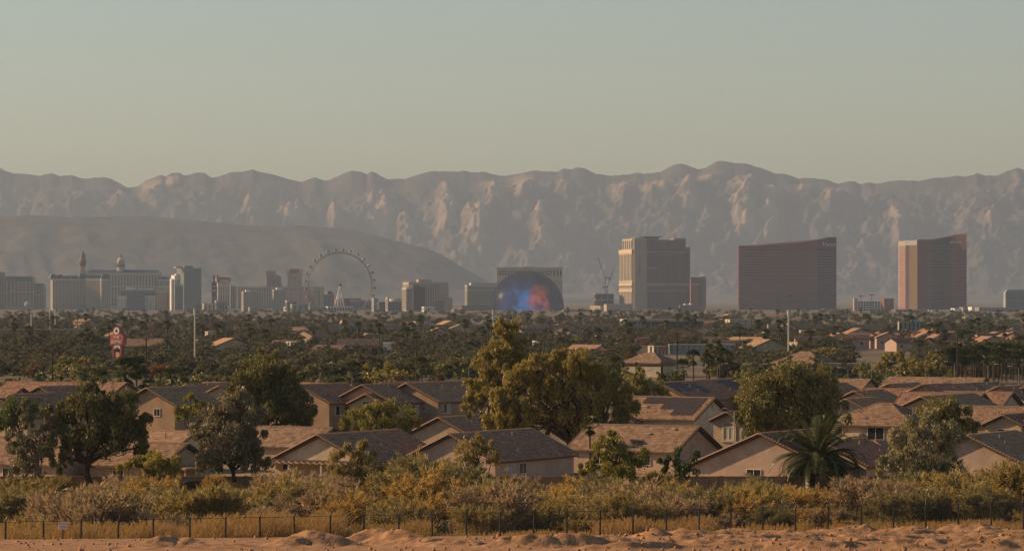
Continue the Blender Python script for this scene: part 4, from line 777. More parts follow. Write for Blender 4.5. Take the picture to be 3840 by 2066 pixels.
SHR = {k: [shrub_mesh(100+10*j+i, k, h=hh, w=ww) for i, (hh, ww) in enumerate(((3.2, 2.4), (2.6, 2.6), (3.8, 2.2)))] for j, k in enumerate(('s_olive', 's_gold', 's_tan', 's_green'))}
SHR['s_bright'] = [shrub_mesh(170, 's_bright', 50, 70, 1.2, 0.9)]
STEM = [stems_mesh(3), stems_mesh(4)]
SLAB = {'s_olive': 'olive feathery tamarisk shrub in the brush between fence and houses', 's_gold': 'golden brown feathery shrub in the brush between fence and houses', 's_tan': 'pinkish dry twiggy shrub in the brush between fence and houses', 's_green': 'grey green dense shrub in the brush between fence and houses', 's_bright': 'small bright yellow-orange flowering bush in the brush'}
def put_shrub(kind, x, y, sc_, label=None, group=None, i=None):
    r = empty('shrub', (x, y, zgf(x, y)-0.05), rnd.uniform(0, 6.28), label or SLAB[kind], 'shrub', group or SLAB[kind].split(' in the')[0]+'s in the wash')
    r.scale = (sc_*rnd.uniform(0.85, 1.25), sc_*rnd.uniform(0.85, 1.25), sc_)
    ms = SHR[kind]; obj('sprays', ms[rnd.randrange(len(ms)) if i is None else i], r); obj('stems', STEM[rnd.randrange(2)], r); return r

def shrub_lite(seed, n=30, per=34):
    me = shrub_mesh(seed, 's_olive', n, per, 3.0, 2.6, nl=0.55, nw=0.12); v = np.empty(len(me.vertices)*3, np.float32); me.vertices.foreach_get('co', v); bpy.data.meshes.remove(me); return v.reshape(-1, 3)
LITE = [shrub_lite(300+i) for i in range(4)]
# ------------------------------------------------------------ houses
M['tile'] = mat('brown roof tiles', (0.335, 0.210, 0.148), 0.9, 0.32, 1.2, 0.04); M['tile2'] = mat('pinkish roof tiles', (0.285, 0.190, 0.135), 0.9, 0.38, 1.2, 0.04); M['tile3'] = mat('grey roof tiles', (0.36, 0.235, 0.158), 0.9, 0.3, 1.2, 0.04); M['tile4'] = mat('terracotta roof tiles', (0.30, 0.180, 0.130), 0.9, 0.42, 1.5, 0.04)
M['deck'] = mat('dark eave wood', (0.10, 0.065, 0.045), 0.9, 0.1, 2); M['st_tan'] = mat('tan house stucco', (0.44, 0.325, 0.215), 0.92, 0.15, 0.45, 0.1); M['st_pink'] = mat('pinkish house stucco', (0.47, 0.335, 0.255), 0.92, 0.15, 0.45, 0.1); M['st_brown'] = mat('brown house stucco', (0.36, 0.235, 0.15), 0.92, 0.15, 0.45, 0.1); M['st_pale'] = mat('pale house stucco', (0.52, 0.42, 0.30), 0.92, 0.15, 0.45, 0.1); M['st_gold'] = mat('golden house stucco', (0.50, 0.335, 0.16), 0.92, 0.15, 0.45, 0.1)
M['frame'] = mat('white window frame', (0.66, 0.60, 0.52), 0.6, 0.03, 2); M['pane'] = glassm('house window glass', (0.022, 0.022, 0.026), 0.12, 0.6); M['blind'] = mat('pale window blinds', (0.40, 0.35, 0.29), 0.7, 0.1, 3); M['pipe'] = mat('rusty vent pipe', (0.34, 0.22, 0.16), 0.7, 0.15, 3); M['solar'] = glassm('solar panel', (0.045, 0.036, 0.034), 0.5, 0.15); M['vent'] = mat('gable vent', (0.34, 0.27, 0.20), 0.9, 0.1, 3)
def tiles(e0, e1, r1, r0, fine=True):
    """courses of curved tiles between an eave edge (e0-e1) and a ridge edge (r0-r1)"""
    e0, e1, r0, r1 = [np.array(p, float) for p in (e0, e1, r0, r1)]
    n = np.cross(e1-e0, (r0+r1)/2-e0); n /= np.linalg.norm(n)
    if n[2] < 0: n = -n
    slope = np.linalg.norm((r0+r1)/2-(e0+e1)/2); co = 0.52 if fine else 0.8; nc = max(2, int(round(slope/co)))
    V, Fa, base = [], [], 0; ud = (e1-e0)/np.linalg.norm(e1-e0)
    for k in range(nc):
        t0, t1 = k/nc, min(1.0, (k+1.12)/nc)
        a0, b0 = e0+(r0-e0)*t0, e1+(r1-e1)*t0; a1, b1 = e0+(r0-e0)*t1, e1+(r1-e1)*t1
        w = np.linalg.norm((b0-a0+b1-a1)/2); pit = 0.19 if fine else 0.5; m = max(2, int(round(w/pit))); m += m % 2
        u = np.linspace(0, 1, m+1)[:, None]; bump = (0.11 if fine else 0.06)*(np.arange(m+1) % 2)[:, None]
        jit = 0.012*np.random.default_rng(k*7+m).normal(size=(m+1, 1))
        lo = a0+(b0-a0)*u+n*(0.19+bump+jit); bo = a0+(b0-a0)*u-n*0.01; hi = a1+(b1-a1)*u+n*(0.015+bump*0.9)
        V.append(np.concatenate([bo, lo, hi])); i = np.arange(m); c = m+1
        Fa.append(np.concatenate([np.stack([base+i, base+i+1, base+c+i+1, base+c+i], 1), np.stack([base+c+i, base+c+i+1, base+2*c+i+1, base+2*c+i], 1)])); base += 3*c
    return np.concatenate(V), np.concatenate(Fa)
_cap = {}
def cap_mesh(mt):
    if mt not in _cap:
        m = MB(); r0, r1 = 0.19, 0.15; v = []
        for x, r, z in ((-0.21, r0, 0.05), (0.23, r1, 0.0)):
            for i in range(5):
                a = math.pi*i/4; v.append((x, r*math.cos(a)*1.05, r*math.sin(a)*0.95+z))
        m.poly(v, [(i, i+1, 6+i, 5+i) for i in range(4)]+[(4, 3, 2, 1, 0), (5, 6, 7, 8, 9)]); _cap[mt] = m.me('ridge_tile', M[mt])
    return _cap[mt]
def caps(root, p, q, mt, step=0.42):
    p, q = Vector(p), Vector(q); L = (q-p).length; n = max(1, int(L/step)); e = (q-p).to_track_quat('X', 'Z').to_euler()
    for i in range(n):
        o = obj('ridge_tile', cap_mesh(mt), root, p.lerp(q, (i+0.5)/n)); o.rotation_euler = e
def add_roof(root, x0, x1, y0, y1, zw, pitch, axis, mt, oh=0.5, fine=True, capt=True, hip=0.0):
    """gable (hip=0) or hipped roof over a rectangle; returns the ridge height"""
    X0, X1, Y0, Y1 = x0-oh, x1+oh, y0-oh, y1+oh
    hw = (Y1-Y0)/2 if axis == 'x' else (X1-X0)/2; rise = hw*pitch; ze = zw-oh*pitch; zr = ze+rise; c = (Y0+Y1)/2 if axis == 'x' else (X0+X1)/2
    h = hw*hip if hip else 0.0
    if axis == 'x': ra, rb = (X0+h, c, zr), (X1-h, c, zr)
    else: ra, rb = (c, Y0+h, zr), (c, Y1-h, zr)
    A, B, C, D = (X0, Y0, ze), (X1, Y0, ze), (X1, Y1, ze), (X0, Y1, ze); m = MB(); th = 0.2
    low = lambda p: (p[0], p[1], p[2]-th)
    if axis == 'x': pls = [(A, B, rb, ra), (C, D, ra, rb)]; ends = [(B, C, rb), (D, A, ra)]
    else: pls = [(B, C, rb, ra), (D, A, ra, rb)]; ends = [(A, B, ra), (C, D, rb)]
    for p in pls: m.poly(list(p)+[low(q) for q in p], [(0, 1, 2, 3), (7, 6, 5, 4), (0, 4, 5, 1), (1, 5, 6, 2), (2, 6, 7, 3), (3, 7, 4, 0)])
    if hip:
        for p in ends: m.poly(list(p)+[low(q) for q in p], [(0, 1, 2), (5, 4, 3), (0, 3, 4, 1), (1, 4, 5, 2), (2, 5, 3, 0)])
    rf = m.build('roof', M['deck'], root)
    V, Fa, b = [], [], 0
    for p in pls:
        v, f = tiles(p[0], p[1], p[2], p[3], fine); V.append(v); Fa.append(f+b); b += len(v)
    if hip:
        for p in ends:
            v, f = tiles(p[0], p[1], p[2], p[2], fine); V.append(v); Fa.append(f+b); b += len(v)
    tl = obj('roof_tiles', mesh_np('roof_tiles', np.concatenate(V), np.concatenate(Fa), M[mt]), rf); tl['kind'] = 'stuff'
    if capt:
        up = Vector((0, 0, 0.1)); caps(rf, Vector(ra)+up, Vector(rb)+up, mt)
        for p in pls:
            caps(rf, Vector(p[0])+up, Vector(p[3])+up, mt) ; caps(rf, Vector(p[1])+up, Vector(p[2])+up, mt)
    return zr
def add_walls(root, x0, x1, y0, y1, zw, pitch, axis, mt, gable=True, zb=-0.6):
    m = MB().box(x0, x1, y0, y1, zb, zw-0.22)
    if gable:
        hw = (y1-y0)/2 if axis == 'x' else (x1-x0)/2; r = hw*pitch-0.24
        if axis == 'x':
            c = (y0+y1)/2; m.poly([(x0, y0, zw-.22), (x0, y1, zw-.22), (x0, c, zw+r-.02), (x1, y0, zw-.22), (x1, y1, zw-.22), (x1, c, zw+r-.02)], [(0, 2, 1), (3, 4, 5), (0, 3, 5, 2), (1, 2, 5, 4)])
        else:
            c = (x0+x1)/2; m.poly([(x0, y0, zw-.22), (x1, y0, zw-.22), (c, y0, zw+r-.02), (x0, y1, zw-.22), (x1, y1, zw-.22), (c, y1, zw+r-.02)], [(0, 1, 2), (3, 5, 4), (0, 2, 5, 3), (1, 4, 5, 2)])
    return m.build('wall', mt if not isinstance(mt, str) else M[mt], root)
def add_window(root, face, u, z, w, h, pos, style='slider'):
    """a framed window on the front ('f', local -y) or right ('r', local +x) wall"""
    m = MB(); t = 0.075
    for b in ((-w/2-t, -w/2, -h/2-t, h/2+t), (w/2, w/2+t, -h/2-t, h/2+t), (-w/2, w/2, h/2, h/2+t), (-w/2, w/2, -h/2-t*1.4, -h/2), (-t*0.4, t*0.4, -h/2, h/2)): m.box(b[0], b[1], -0.10, 0.02, b[2], b[3])
    if face == 'f': loc, rz = (u, pos, z), 0
    else: loc, rz = (pos, u, z), math.pi/2
    o = m.build('window', M['frame'], root, loc, rz)
    for i, sx in enumerate((-1, 1)):
        g = MB().box(min(0, sx*w/2), max(0, sx*w/2), -0.035, 0.0, -h/2, h/2).build('pane', M['blind' if (style == 'blind' or (style == 'half' and i)) else 'pane'], o)
    return o
def pipe(root, x, y, z, h=0.55, r=0.09):
    o = MB().tube((0, 0, -0.4), (0, 0, h), r, r, 7).build('vent_pipe', M['pipe'], root, (x, y, z)); return o
def box_vent(root, x, y, z, slope=0.0):
    m = MB().box(-0.22, 0.22, -0.22, 0.22, -0.3, 0.3); m.box(-0.34, 0.34, -0.34, 0.34, 0.3, 0.42); return m.build('roof_vent', M['st_pale'], root, (x, y, z))
GR = math.radians(-30)
def house(label, apx, apy, axis, W, D, zw=2.75, pitch=0.46, wall='st_tan', tile='tile', rot=GR, wins=(), group=None, fine=True, capt=True, hip=0.0, oh=0.5, pipes=2, cat='house', name='house', anchor=None, base=None):
    """axis 'y': gable to the front (apex at apx, apy); axis 'x': gable at the right end"""
    hw = (D if axis == 'x' else W)/2; zr = zw+hw*pitch; d = 500.0
    for _ in range(8):
        gz = zgf(X(apx, d), d) if base is None else base; d = (CZ-gz-zr)*F/(apy-HZ)
    ax, ay = X(apx, d), d; c, s = math.cos(rot), math.sin(rot)
    lx, ly = (0.0, -D/2-oh) if axis == 'y' else (W/2+oh, 0.0)
    if hip: lx, ly = (0, 0)
    root = empty(name, (ax-(lx*c-ly*s), ay-(lx*s+ly*c), gz), rot, label, cat, group)
    root['d'] = d
    add_walls(root, -W/2, W/2, -D/2, D/2, zw, pitch, axis, wall, gable=not hip)
    add_roof(root, -W/2, W/2, -D/2, D/2, zw, pitch, axis, tile, oh, fine, capt, hip)
    for w in wins:
        face, u, z, ww, hh = w[:5]; add_window(root, face, u, z, ww, hh, -D/2 if face == 'f' else W/2, w[5] if len(w) > 5 else 'slider')
    pr = random.Random(int(apx*7+apy))
    for i in range(pipes):
        if axis == 'x': x, y = pr.uniform(-W/2+1, W/2-1), pr.uniform(-D/2+1, 0)
        else: x, y = pr.uniform(0, W/2-1), pr.uniform(-D/2+1, D/2-1)
        zz = zr-abs(y if axis == 'x' else x)*pitch; pipe(root, x, y, zz, pr.uniform(0.4, 0.9))
    return root, d, zr
def gable_vent(root, face, u, z, pos):
    m = MB(); m.box(-0.32, 0.32, -0.05, 0.02, -0.42, 0.42)
    o = m.build('gable_vent', M['vent'], root, (u, pos, z) if face == 'f' else (pos, u, z), 0 if face == 'f' else math.pi/2)
    s = MB().box(-0.28, 0.28, -0.08, -0.05, -0.03, 0.03).me('slat', M['st_tan'])
    for i in range(5): obj('slat', s, o, (0, 0, -0.32+0.16*i))
def panels(root, W, D, zw, pitch, axis, cols, rows, u0, v0, pw=1.0, ph=1.65, skip=(), oh=0.5):
    """solar panels on the front slope (axis x, local -y) or right slope (axis y, local +x)"""
    hw = (D if axis == 'x' else W)/2; zr = zw+hw*pitch; n = math.sqrt(1+pitch*pitch); q = ph/n; me = None
    for i in range(cols):
        for j in range(rows):
            if (i, j) in skip: continue
            a0, a1 = u0+i*pw+0.02, u0+(i+1)*pw-0.02; b0, b1 = v0+j*q+0.02, v0+(j+1)*q-0.02; m = MB(); up = 0.30
            if axis == 'x': p = [(a0, -b1, zr-b1*pitch+up), (a1, -b1, zr-b1*pitch+up), (a1, -b0, zr-b0*pitch+up), (a0, -b0, zr-b0*pitch+up)]
            else: p = [(b1, a0, zr-b1*pitch+up), (b1, a1, zr-b1*pitch+up), (b0, a1, zr-b0*pitch+up), (b0, a0, zr-b0*pitch+up)]
            m.poly(p+[(x, y, z-0.05) for x, y, z in p], [(0, 1, 2, 3), (7, 6, 5, 4), (0, 4, 5, 1), (1, 5, 6, 2), (2, 6, 7, 3), (3, 7, 4, 0)]); m.build('solar_panel', M['solar'], root)
H = house
# ---- front row
H('house at the left edge with sunlit brown tile slope behind the grey tree', 330, 1652, 'x', 20, 12, wall='st_pink', tile='tile2', wins=(('f', -4, 1.5, 1.8, 1.3), ('f', -7.5, 1.3, 1.0, 1.8, 'blind'), ('f', 2.5, 1.4, 1.8, 1.3)))
h2, d2, z2 = H('low house with brown tile ridge and vented gable beside the dark sprawling tree', 706, 1668, 'x', 11, 10.5, wall='st_tan', tile='tile2', wins=(('f', -1, 1.4, 1.6, 1.2),))
pc = MB().box(5.6, 9.2, -5, 3, 2.3, 2.55); [pc.box(x, x+0.25, -4.8, -4.55, -0.5, 2.3) for x in (5.8, 8.8)]; pc.build('patio_cover', M['st_brown'], h2)
H('low house with pale grey tile roof behind the vented gable', 735, 1622, 'x', 9, 11, wall='st_pale', tile='tile3', pipes=1, wins=())
h3, d3, z3 = H('low house with blank cream gable and patio beam left of the tall tamarisk', 1188, 1634, 'y', 13.6, 19, wall='st_pale', tile='tile', pipes=3, wins=(('f', 2.6, 1.3, 1.1, 1.2), ('f', -4.6, 1.2, 2.0, 1.7, 'half')))
MB().box(-8.6, 6.6, -12.2, -9.4, 2.35, 2.6).build('patio_roof', M['st_tan'], h3)
for i in range(16): MB().box(-0.07, 0.07, -12.5, -9.4, 0, 0.16).build('patio_rafter', M['st_brown'], h3, (-8.3+i*0.95, 0, 2.6))
for x in (-8.3, -3, 2, 6.2): MB().box(-0.14, 0.14, -12.1, -11.8, -0.6, 2.35).build('patio_post', M['st_pale'], h3, (x, 0, 0))
H('sunlit tile roof house peeking out behind the cream gable', 1250, 1608, 'x', 12, 10, wall='st_tan', tile='tile2', pipes=1)
H('low pinkish gabled house with barred tile slope behind the small bare mesquite', 1683, 1632, 'y', 13.4, 21, wall='st_pink', tile='tile', pipes=3, wins=(('f', 3.4, 1.4, 1.7, 1.5, 'half'), ('r', -6.5, 1.4, 1.8, 1.3, 'blind'), ('r', -3.4, 1.4, 1.8, 1.3)))
h5, d5, z5 = H('low house with broad sunlit tile slope and pink gable end in the middle', 2624, 1603, 'x', 16.5, 13, wall='st_pink', tile='tile2', pipes=2, wins=(('f', 3.5, 1.4, 1.8, 1.3), ('f', -3.5, 1.4, 1.8, 1.3)))
box_vent(h5, 2.2, -2.6, z5-2.6*.46); box_vent(h5, 5.4, -1.2, z5-1.2*.46); box_vent(h5, -4.5, -2.2, z5-2.2*.46); gable_vent(h5, 'r', 0, 4.4, 8.25)
H('low house with wide plain pinkish gable and dark sliding window left of the feather palm', 2845, 1630, 'y', 18.5, 17, pitch=0.42, wall='st_pink', tile='tile', pipes=3, wins=(('f', -0.9, 1.5, 1.9, 1.5), ('f', 4.6, 1.2, 1.5, 1.9), ('f', 7.4, 1.2, 1.3, 1.9)))
H('low house with barred tile slope and sunny corner right of the feather palm', 3085, 1662, 'y', 11.5, 12, wall='st_pale', tile='tile', pipes=2, wins=(('r', -2, 1.2, 0.9, 1.9, 'half'),))
H('low hipped wing with dark tile slope below the two-storey house', 3290, 1655, 'y', 8, 9, wall='st_brown', tile='tile', pipes=0, hip=0.9)
H('low house with long barred slope and pinkish gable at the right edge', 3622, 1637, 'y', 17.5, 16, pitch=0.44, wall='st_pink', tile='tile3', pipes=3, wins=(('f', 5.2, 1.3, 2.2, 1.4),))
# ---- two-storey houses behind
H2 = dict(zw=5.3)
H('two-storey house with checkered tile slope and window left of the grey olive tree', 548, 1458, 'y', 11.5, 13, wall='st_brown', tile='tile3', pipes=2, wins=(('r', -4.4, 3.6, 1.3, 1.6, 'half'), ('f', 2, 3.9, 1.2, 1.2)), **H2)
H('house with strongly barred tile ridge at the upper left edge of the rooftops', 330, 1438, 'x', 19, 9, wall='st_tan', tile='tile4', pipes=3, wins=(), zw=5.0)
H('two-storey house with small golden gable at the far left', 145, 1453, 'y', 8.5, 11, wall='st_gold', tile='tile', pipes=1, wins=(('f', 0, 5.0, 1.4, 0.8),), **H2)
H('two-storey house with checkered tile slope cut by the left edge', 86, 1458, 'x', 12, 9, wall='st_tan', tile='tile4', pipes=1, **H2)
H('two-storey house with low golden gable cut by the left edge', 40, 1483, 'y', 9, 11, wall='st_gold', tile='tile', pipes=1, wins=(('f', 0, 4.8, 1.3, 0.8),), **H2)
H('house with lower checkered slope at the left edge above the green tree', -10, 1498, 'y', 11, 9, wall='st_tan', tile='tile4', pipes=0, **H2)
H('two-storey brown house with barred slope and twin sliding windows right of the dark tree', 1118, 1446, 'y', 12.5, 14, wall='st_brown', tile='tile', pipes=2, wins=(('r', -3.6, 3.8, 2.6, 1.6, 'half'), ('r', 3.4, 3.8, 1.2, 1.2)), **H2)
h9, d9, z9 = H('two-storey brown house with orange gable and stepped second gable above the yellow-green tree', 1356, 1446, 'y', 12.5, 15, wall='st_brown', tile='tile', pipes=3, wins=(('r', 0.0, 3.8, 2.3, 1.5, 'half'), ('r', 6.0, 4.0, 0.7, 0.8)), **H2)
add_roof(h9, -1.5, 5.5, -9.6, -5, 5.0, 0.46, 'y', 'tile', 0.4); add_walls(h9, -1.5, 5.5, -9.6, -7.4, 5.0, 0.46, 'y', 'st_gold'); add_window(h9, 'f', 2, 5.1, 1.4, 0.7, -9.6)
H('two-storey brown house with checkered tile slope left of the tall golden tree', 1522, 1440, 'y', 13, 15, wall='st_brown', tile='tile3', pipes=3, wins=(('r', -4.6, 3.9, 2.4, 1.6, 'half'), ('f', 3.6, 3.9, 0.7, 0.8)), **H2)
H('low house with blue grey barred slope below the brown two-storey houses', 1642, 1569, 'y', 10, 20, wall='st_tan', tile='tile3', pipes=2)
hs, ds, zs = H('two-storey tan house with a large solar array and vented gable', 2682, 1495, 'x', 13, 12.5, wall='st_pale', tile='tile2', pipes=1, wins=(('r', 3.2, 2.2, 0.8, 1.9),), zw=5.3)
panels(hs, 13, 12.5, 5.3, .46, 'x', 5, 3, -0.6, 0.35, 1.3, 2.0, skip=((0, 2), (1, 2))); panels(hs, 13, 12.5, 5.3, .46, 'x', 3, 1, -4.6, 0.35, 1.3, 2.0); gable_vent(hs, 'r', 0, 6.9, 6.5); box_vent(hs, -3.2, -3.4, zs-3.4*.46)
add_walls(hs, -6.5, -2.6, -9.0, -6.2, 4.6, 0.46, 'y', 'st_tan'); add_roof(hs, -6.5, -2.6, -9.0, -3, 4.6, 0.46, 'y', 'tile2', 0.4)
hb, db, zb_ = H('gabled bay with arched window right of the solar-panel house', 2722, 1549, 'y', 4.6, 9, wall='st_tan', tile='tile2', pipes=0, wins=(('f', 0.3, 3.75, 1.5, 1.75, 'blind'),), zw=5.7)
m = MB(); R0, R1 = 0.95, 1.2
v = []
for r in (R0, R1):
    for i in range(13): a = math.pi*i/12; v.append((0.3+r*math.cos(a), r*math.sin(a)))
m.poly([(x, -4.66, 4.7+z*0.75) for x, z in v]+[(x, -4.48, 4.7+z*0.75) for x, z in v], [(i, 13+i, 14+i, i+1) for i in range(12)]+[(13+i, 39+i, 40+i, 14+i) for i in range(12)]+[(i+1, 27+i, 26+i, i) for i in range(12)]); m.build('arch_trim', M['st_pale'], hb)
MB().box(-0.85, -0.55, -4.64, -4.48, 2.65, 4.7).build('window_trim', M['st_pale'], hb); MB().box(1.15, 1.45, -4.64, -4.48, 2.65, 4.7).build('window_trim', M['st_pale'], hb); MB().box(-0.95, 1.55, -4.68, -4.48, 2.5, 2.67).build('window_sill', M['st_pale'], hb)
hh, dh, zh = H('two-storey house with a slanting solar array behind the solar-panel house', 2595, 1430, 'y', 12, 16, wall='st_brown', tile='tile', pipes=2, zw=5.2); panels(hh, 12, 16, 5.2, .46, 'y', 4, 2, 0.5, 0.6, 1.6, 2.0)
hk, dk, zk = H('two-storey house with two small solar arrays left of the slanting one', 2470, 1438, 'y', 13, 14, wall='st_brown', tile='tile', pipes=3, zw=5.0); panels(hk, 13, 14, 5.0, .46, 'y', 4, 2, -6, 0.5, 1.5, 1.8, skip=((1, 1),)); panels(hk, 13, 14, 5.0, .46, 'y', 3, 2, 1.0, 1.2, 1.5, 1.8, skip=((0, 1),))
hr, dr, zr_ = H('two-storey tan house with hipped tile roof and two dark sliding windows above the feather palm', 3318, 1516, 'x', 13.5, 12, wall='st_tan', tile='tile2', pipes=2, zw=5.2, hip=0.95, wins=(('f', -5.0, 4.2, 1.7, 0.9), ('f', 1.2, 3.9, 2.5, 1.7)))
MB().box(-2.9, -0.8, -7.6, -6.0, 1.5, 3.9).build('balcony_wall', M['st_pale'], hr)
hy, dy, zy = H('two-storey tan house with gabled bay window at the right edge', 3757, 1560, 'y', 5.6, 10, wall='st_tan', tile='tile2', pipes=0, zw=5.2, wins=(('f', 0.3, 3.7, 2.2, 1.7, 'half'),))
add_walls(hy, 2.8, 10, -3.5, 5, 5.2, .46, 'x', 'st_tan'); add_roof(hy, 2.8, 10, -3.5, 5, 5.2, .5, 'x', 'tile2')
H('house with tall sunlit barrel tile roof and golden end wall on the right', 3578, 1463, 'x', 17, 8.5, wall='st_gold', tile='tile4', pipes=3, zw=4.6)
H('two-storey golden house with long barred blue grey slope at the right', 3452, 1491, 'y', 12.5, 21, wall='st_gold', tile='tile3', pipes=3, zw=5.2)
# ---- house rows farther back
ROWL = 'tile-roofed house in the crowded rows beyond the front houses'
for apx, apy, ax, W, D, tl in ((3270, 1421, 'x', 15, 10, 'tile2'), (3330, 1440, 'y', 11, 13, 'tile3'), (3460, 1442, 'y', 12, 12, 'tile'), (3560, 1440, 'y', 11, 13, 'tile3'), (3700, 1417, 'x', 22, 10, 'tile2'), (3740, 1450, 'y', 11, 13, 'tile'), (3850, 1448, 'y', 11, 12, 'tile3'), (3690, 1478, 'x', 14, 10, 'tile4'), (3800, 1474, 'x', 12, 9, 'tile4'), (3880, 1530, 'x', 12, 9, 'tile2'), (3200, 1470, 'y', 10, 12, 'tile3'), (3170, 1500, 'y', 11, 10, 'tile3'),
                               (700, 1440, 'y', 12, 14, 'tile3'), (820, 1447, 'y', 11, 13, 'tile'), (480, 1434, 'x', 13, 9, 'tile4'), (980, 1436, 'x', 13, 9, 'tile4'), (1290, 1437, 'x', 11, 9, 'tile4'), (1430, 1434, 'y', 11, 12, 'tile'), (1650, 1432, 'y', 12, 12, 'tile'), (1790, 1436, 'y', 12, 12, 'tile3'), (2000, 1440, 'y', 12, 12, 'tile'), (2200, 1438, 'x', 12, 10, 'tile2'), (2760, 1428, 'y', 12, 13, 'tile'), (2880, 1436, 'y', 12, 12, 'tile3'), (3060, 1440, 'y', 12, 12, 'tile'), (3640, 1436, 'y', 11, 12, 'tile3')):
    H(ROWL, apx, apy, ax, W, D, wall=rnd.choice(['st_tan', 'st_brown', 'st_pink']), tile=tl, group='house rows beyond the front houses', zw=5.0 if apy > 1425 else 4.2, capt=apy > 1460, pipes=3)
for apx, apy, W, lab in ((2440, 1322, 15, 'large pyramid-roofed pale building behind the timber posts'), (3022, 1318, 17, 'wide hip-roofed brown building with a long blank wall behind the round green tree')):
    H(lab, apx, apy, 'x', W, W*0.8, wall='st_brown' if apx > 2500 else 'st_pale', tile='tile2', pipes=0, zw=4.5, hip=1.0, capt=False, fine=False, pitch=0.5, cat='building', name='building')
d = 1010; w = MB().box(X(2915, d), X(3245, d), -3, 3, 0, Z(1362, d)).build('long_building', M['st_brown'], None, (0, d, 0)); tag(w, 'long blank brown wall building under the wide hip roof', 'building')
d = 1040; w = MB().box(X(2730, d), X(2905, d), -3, 3, 0, Z(1363, d)).build('long_building', M['st_gold'], None, (0, d, 0)); tag(w, 'long sunny flat parapet building left of the wide hip roof', 'building')
# block wall along the wash
bw = empty('block_wall', (0, 403, 0), 0, 'brown block garden wall between the brush and the front houses', 'wall'); bw['kind'] = 'thing'
M['block'] = mat('brown wall block', (0.27, 0.165, 0.105), 0.95, 0.15, 1.0, 0.1)
for i in range(38):
    x = -72+i*3.9; z0 = zgf(x, 403)
    MB().box(0.4, 3.9, -0.1, 0.1, -0.5, 1.72).build('wall_panel', M['block'], bw, (x, 0, z0)); MB().box(0, 0.4, -0.2, 0.2, -0.5, 1.85).build('pillar', M['block'], bw, (x, 0, z0)); MB().box(0.4, 3.9, -0.14, 0.14, 1.72, 1.78).build('coping', M['block'], bw, (x, 0, z0))
# ------------------------------------------------------------ trees near the houses
NT = near_tree
NT('grey-leaved eucalyptus at the left edge in front of the brown wall', 399, 128, [(95, 1570, 45, 60), (70, 1650, 62, 70), (150, 1640, 60, 70), (110, 1720, 90, 70), (185, 1590, 40, 50)], 'l_grey', 201, 0.16, 105, (0.32, 0.16), 'barkpale', 0.3, stems=2)
NT('large dark sprawling tree with forked trunk at the left', 400, 332, [(330, 1500, 95, 75), (220, 1540, 70, 70), (450, 1530, 95, 80), (520, 1600, 70, 70), (250, 1640, 70, 70), (400, 1620, 110, 75), (360, 1450, 50, 40), (540, 1670, 50, 60), (230, 1720, 45, 60)], 'l_dark', 202, 0.42, 115, (0.34, 0.15), 'bark', 0.6, fork=0.42)
NT('dark green tree behind the left edge eucalyptus', 470, 60, [(60, 1550, 75, 60), (10, 1580, 60, 60), (110, 1530, 50, 40)], 'l_green', 203, 0.2, 80)
NT('broad grey olive tree in front of the low pale roof', 402, 880, [(890, 1520, 75, 70), (800, 1580, 85, 75), (940, 1590, 80, 80), (860, 1650, 130, 90), (800, 1710, 80, 55), (940, 1700, 85, 60)], 'l_grey', 204, 0.3, 130, (0.34, 0.17), 'bark', 0.4)
NT('tall dark green tree standing behind the broad grey olive tree', 480, 1000, [(1000, 1400, 90, 70), (1080, 1430, 80, 70), (930, 1450, 80, 80), (1050, 1510, 110, 75), (1130, 1540, 70, 60), (960, 1540, 80, 60)], 'l_dark', 205, 0.4, 125, (0.38, 0.18), 'bark', 0.5)
NT('golden-tipped tree on the left of the tall dark green tree', 520, 985, [(960, 1385, 60, 60), (1000, 1350, 60, 45), (920, 1440, 50, 50)], 'l_olive', 206, 0.25, 90)
NT('yellow-green palo verde in front of the brown two-storey houses', 470, 1440, [(1390, 1560, 80, 50), (1480, 1560, 90, 50), (1440, 1530, 70, 40), (1330, 1590, 55, 40), (1540, 1590, 50, 40), (1430, 1600, 110, 35)], 'l_yellow', 207, 0.2, 105, (0.26, 0.12), 'bark', 0.2, stems=2)
NT('tall golden eucalyptus rising above all other trees', 480, 1830, [(1905, 1225, 55, 40), (1870, 1285, 62, 50), (1930, 1300, 50, 60), (1855, 1360, 75, 60), (1790, 1430, 60, 60), (1770, 1510, 42, 50), (1850, 1460, 70, 60), (1950, 1380, 45, 60)], 'l_gold', 208, 0.42, 130, (0.36, 0.15), 'barkpale', 0.5, cr=0.32)
NT('huge weeping golden pepper tree in the middle of the rooftops', 470, 2135, [(2000, 1370, 60, 45), (2080, 1345, 62, 40), (2170, 1355, 66, 45), (2240, 1400, 62, 50), (2310, 1440, 60, 55), (1930, 1410, 58, 50), (1880, 1470, 60, 55), (2040, 1440, 80, 60), (2150, 1450, 80, 60), (2340, 1510, 55, 55), (2250, 1500, 70, 60), (1960, 1520, 75, 60), (1870, 1560, 55, 60), (2080, 1540, 80, 55), (2200, 1580, 75, 50), (1960, 1600, 70, 40), (2300, 1580, 55, 45)], 'l_gold', 209, 0.5, 215, (0.36, 0.14), 'bark', 1.0, fork=0.3)
NT('olive tree on the right flank of the weeping pepper tree', 530, 2400, [(2380, 1420, 60, 45), (2440, 1460, 60, 50), (2350, 1480, 60, 50), (2480, 1490, 40, 40)], 'l_olive', 210, 0.25, 95)
NT('round dense green tree right of the arched window bay', 455, 2990, [(2960, 1420, 110, 70), (3060, 1440, 105, 75), (2850, 1470, 95, 75), (2960, 1520, 160, 85), (3100, 1540, 85, 75), (2830, 1570, 80, 55), (3020, 1590, 120, 45)], 'l_olive', 211, 0.4, 135, (0.34, 0.15), 'bark', 0.7)
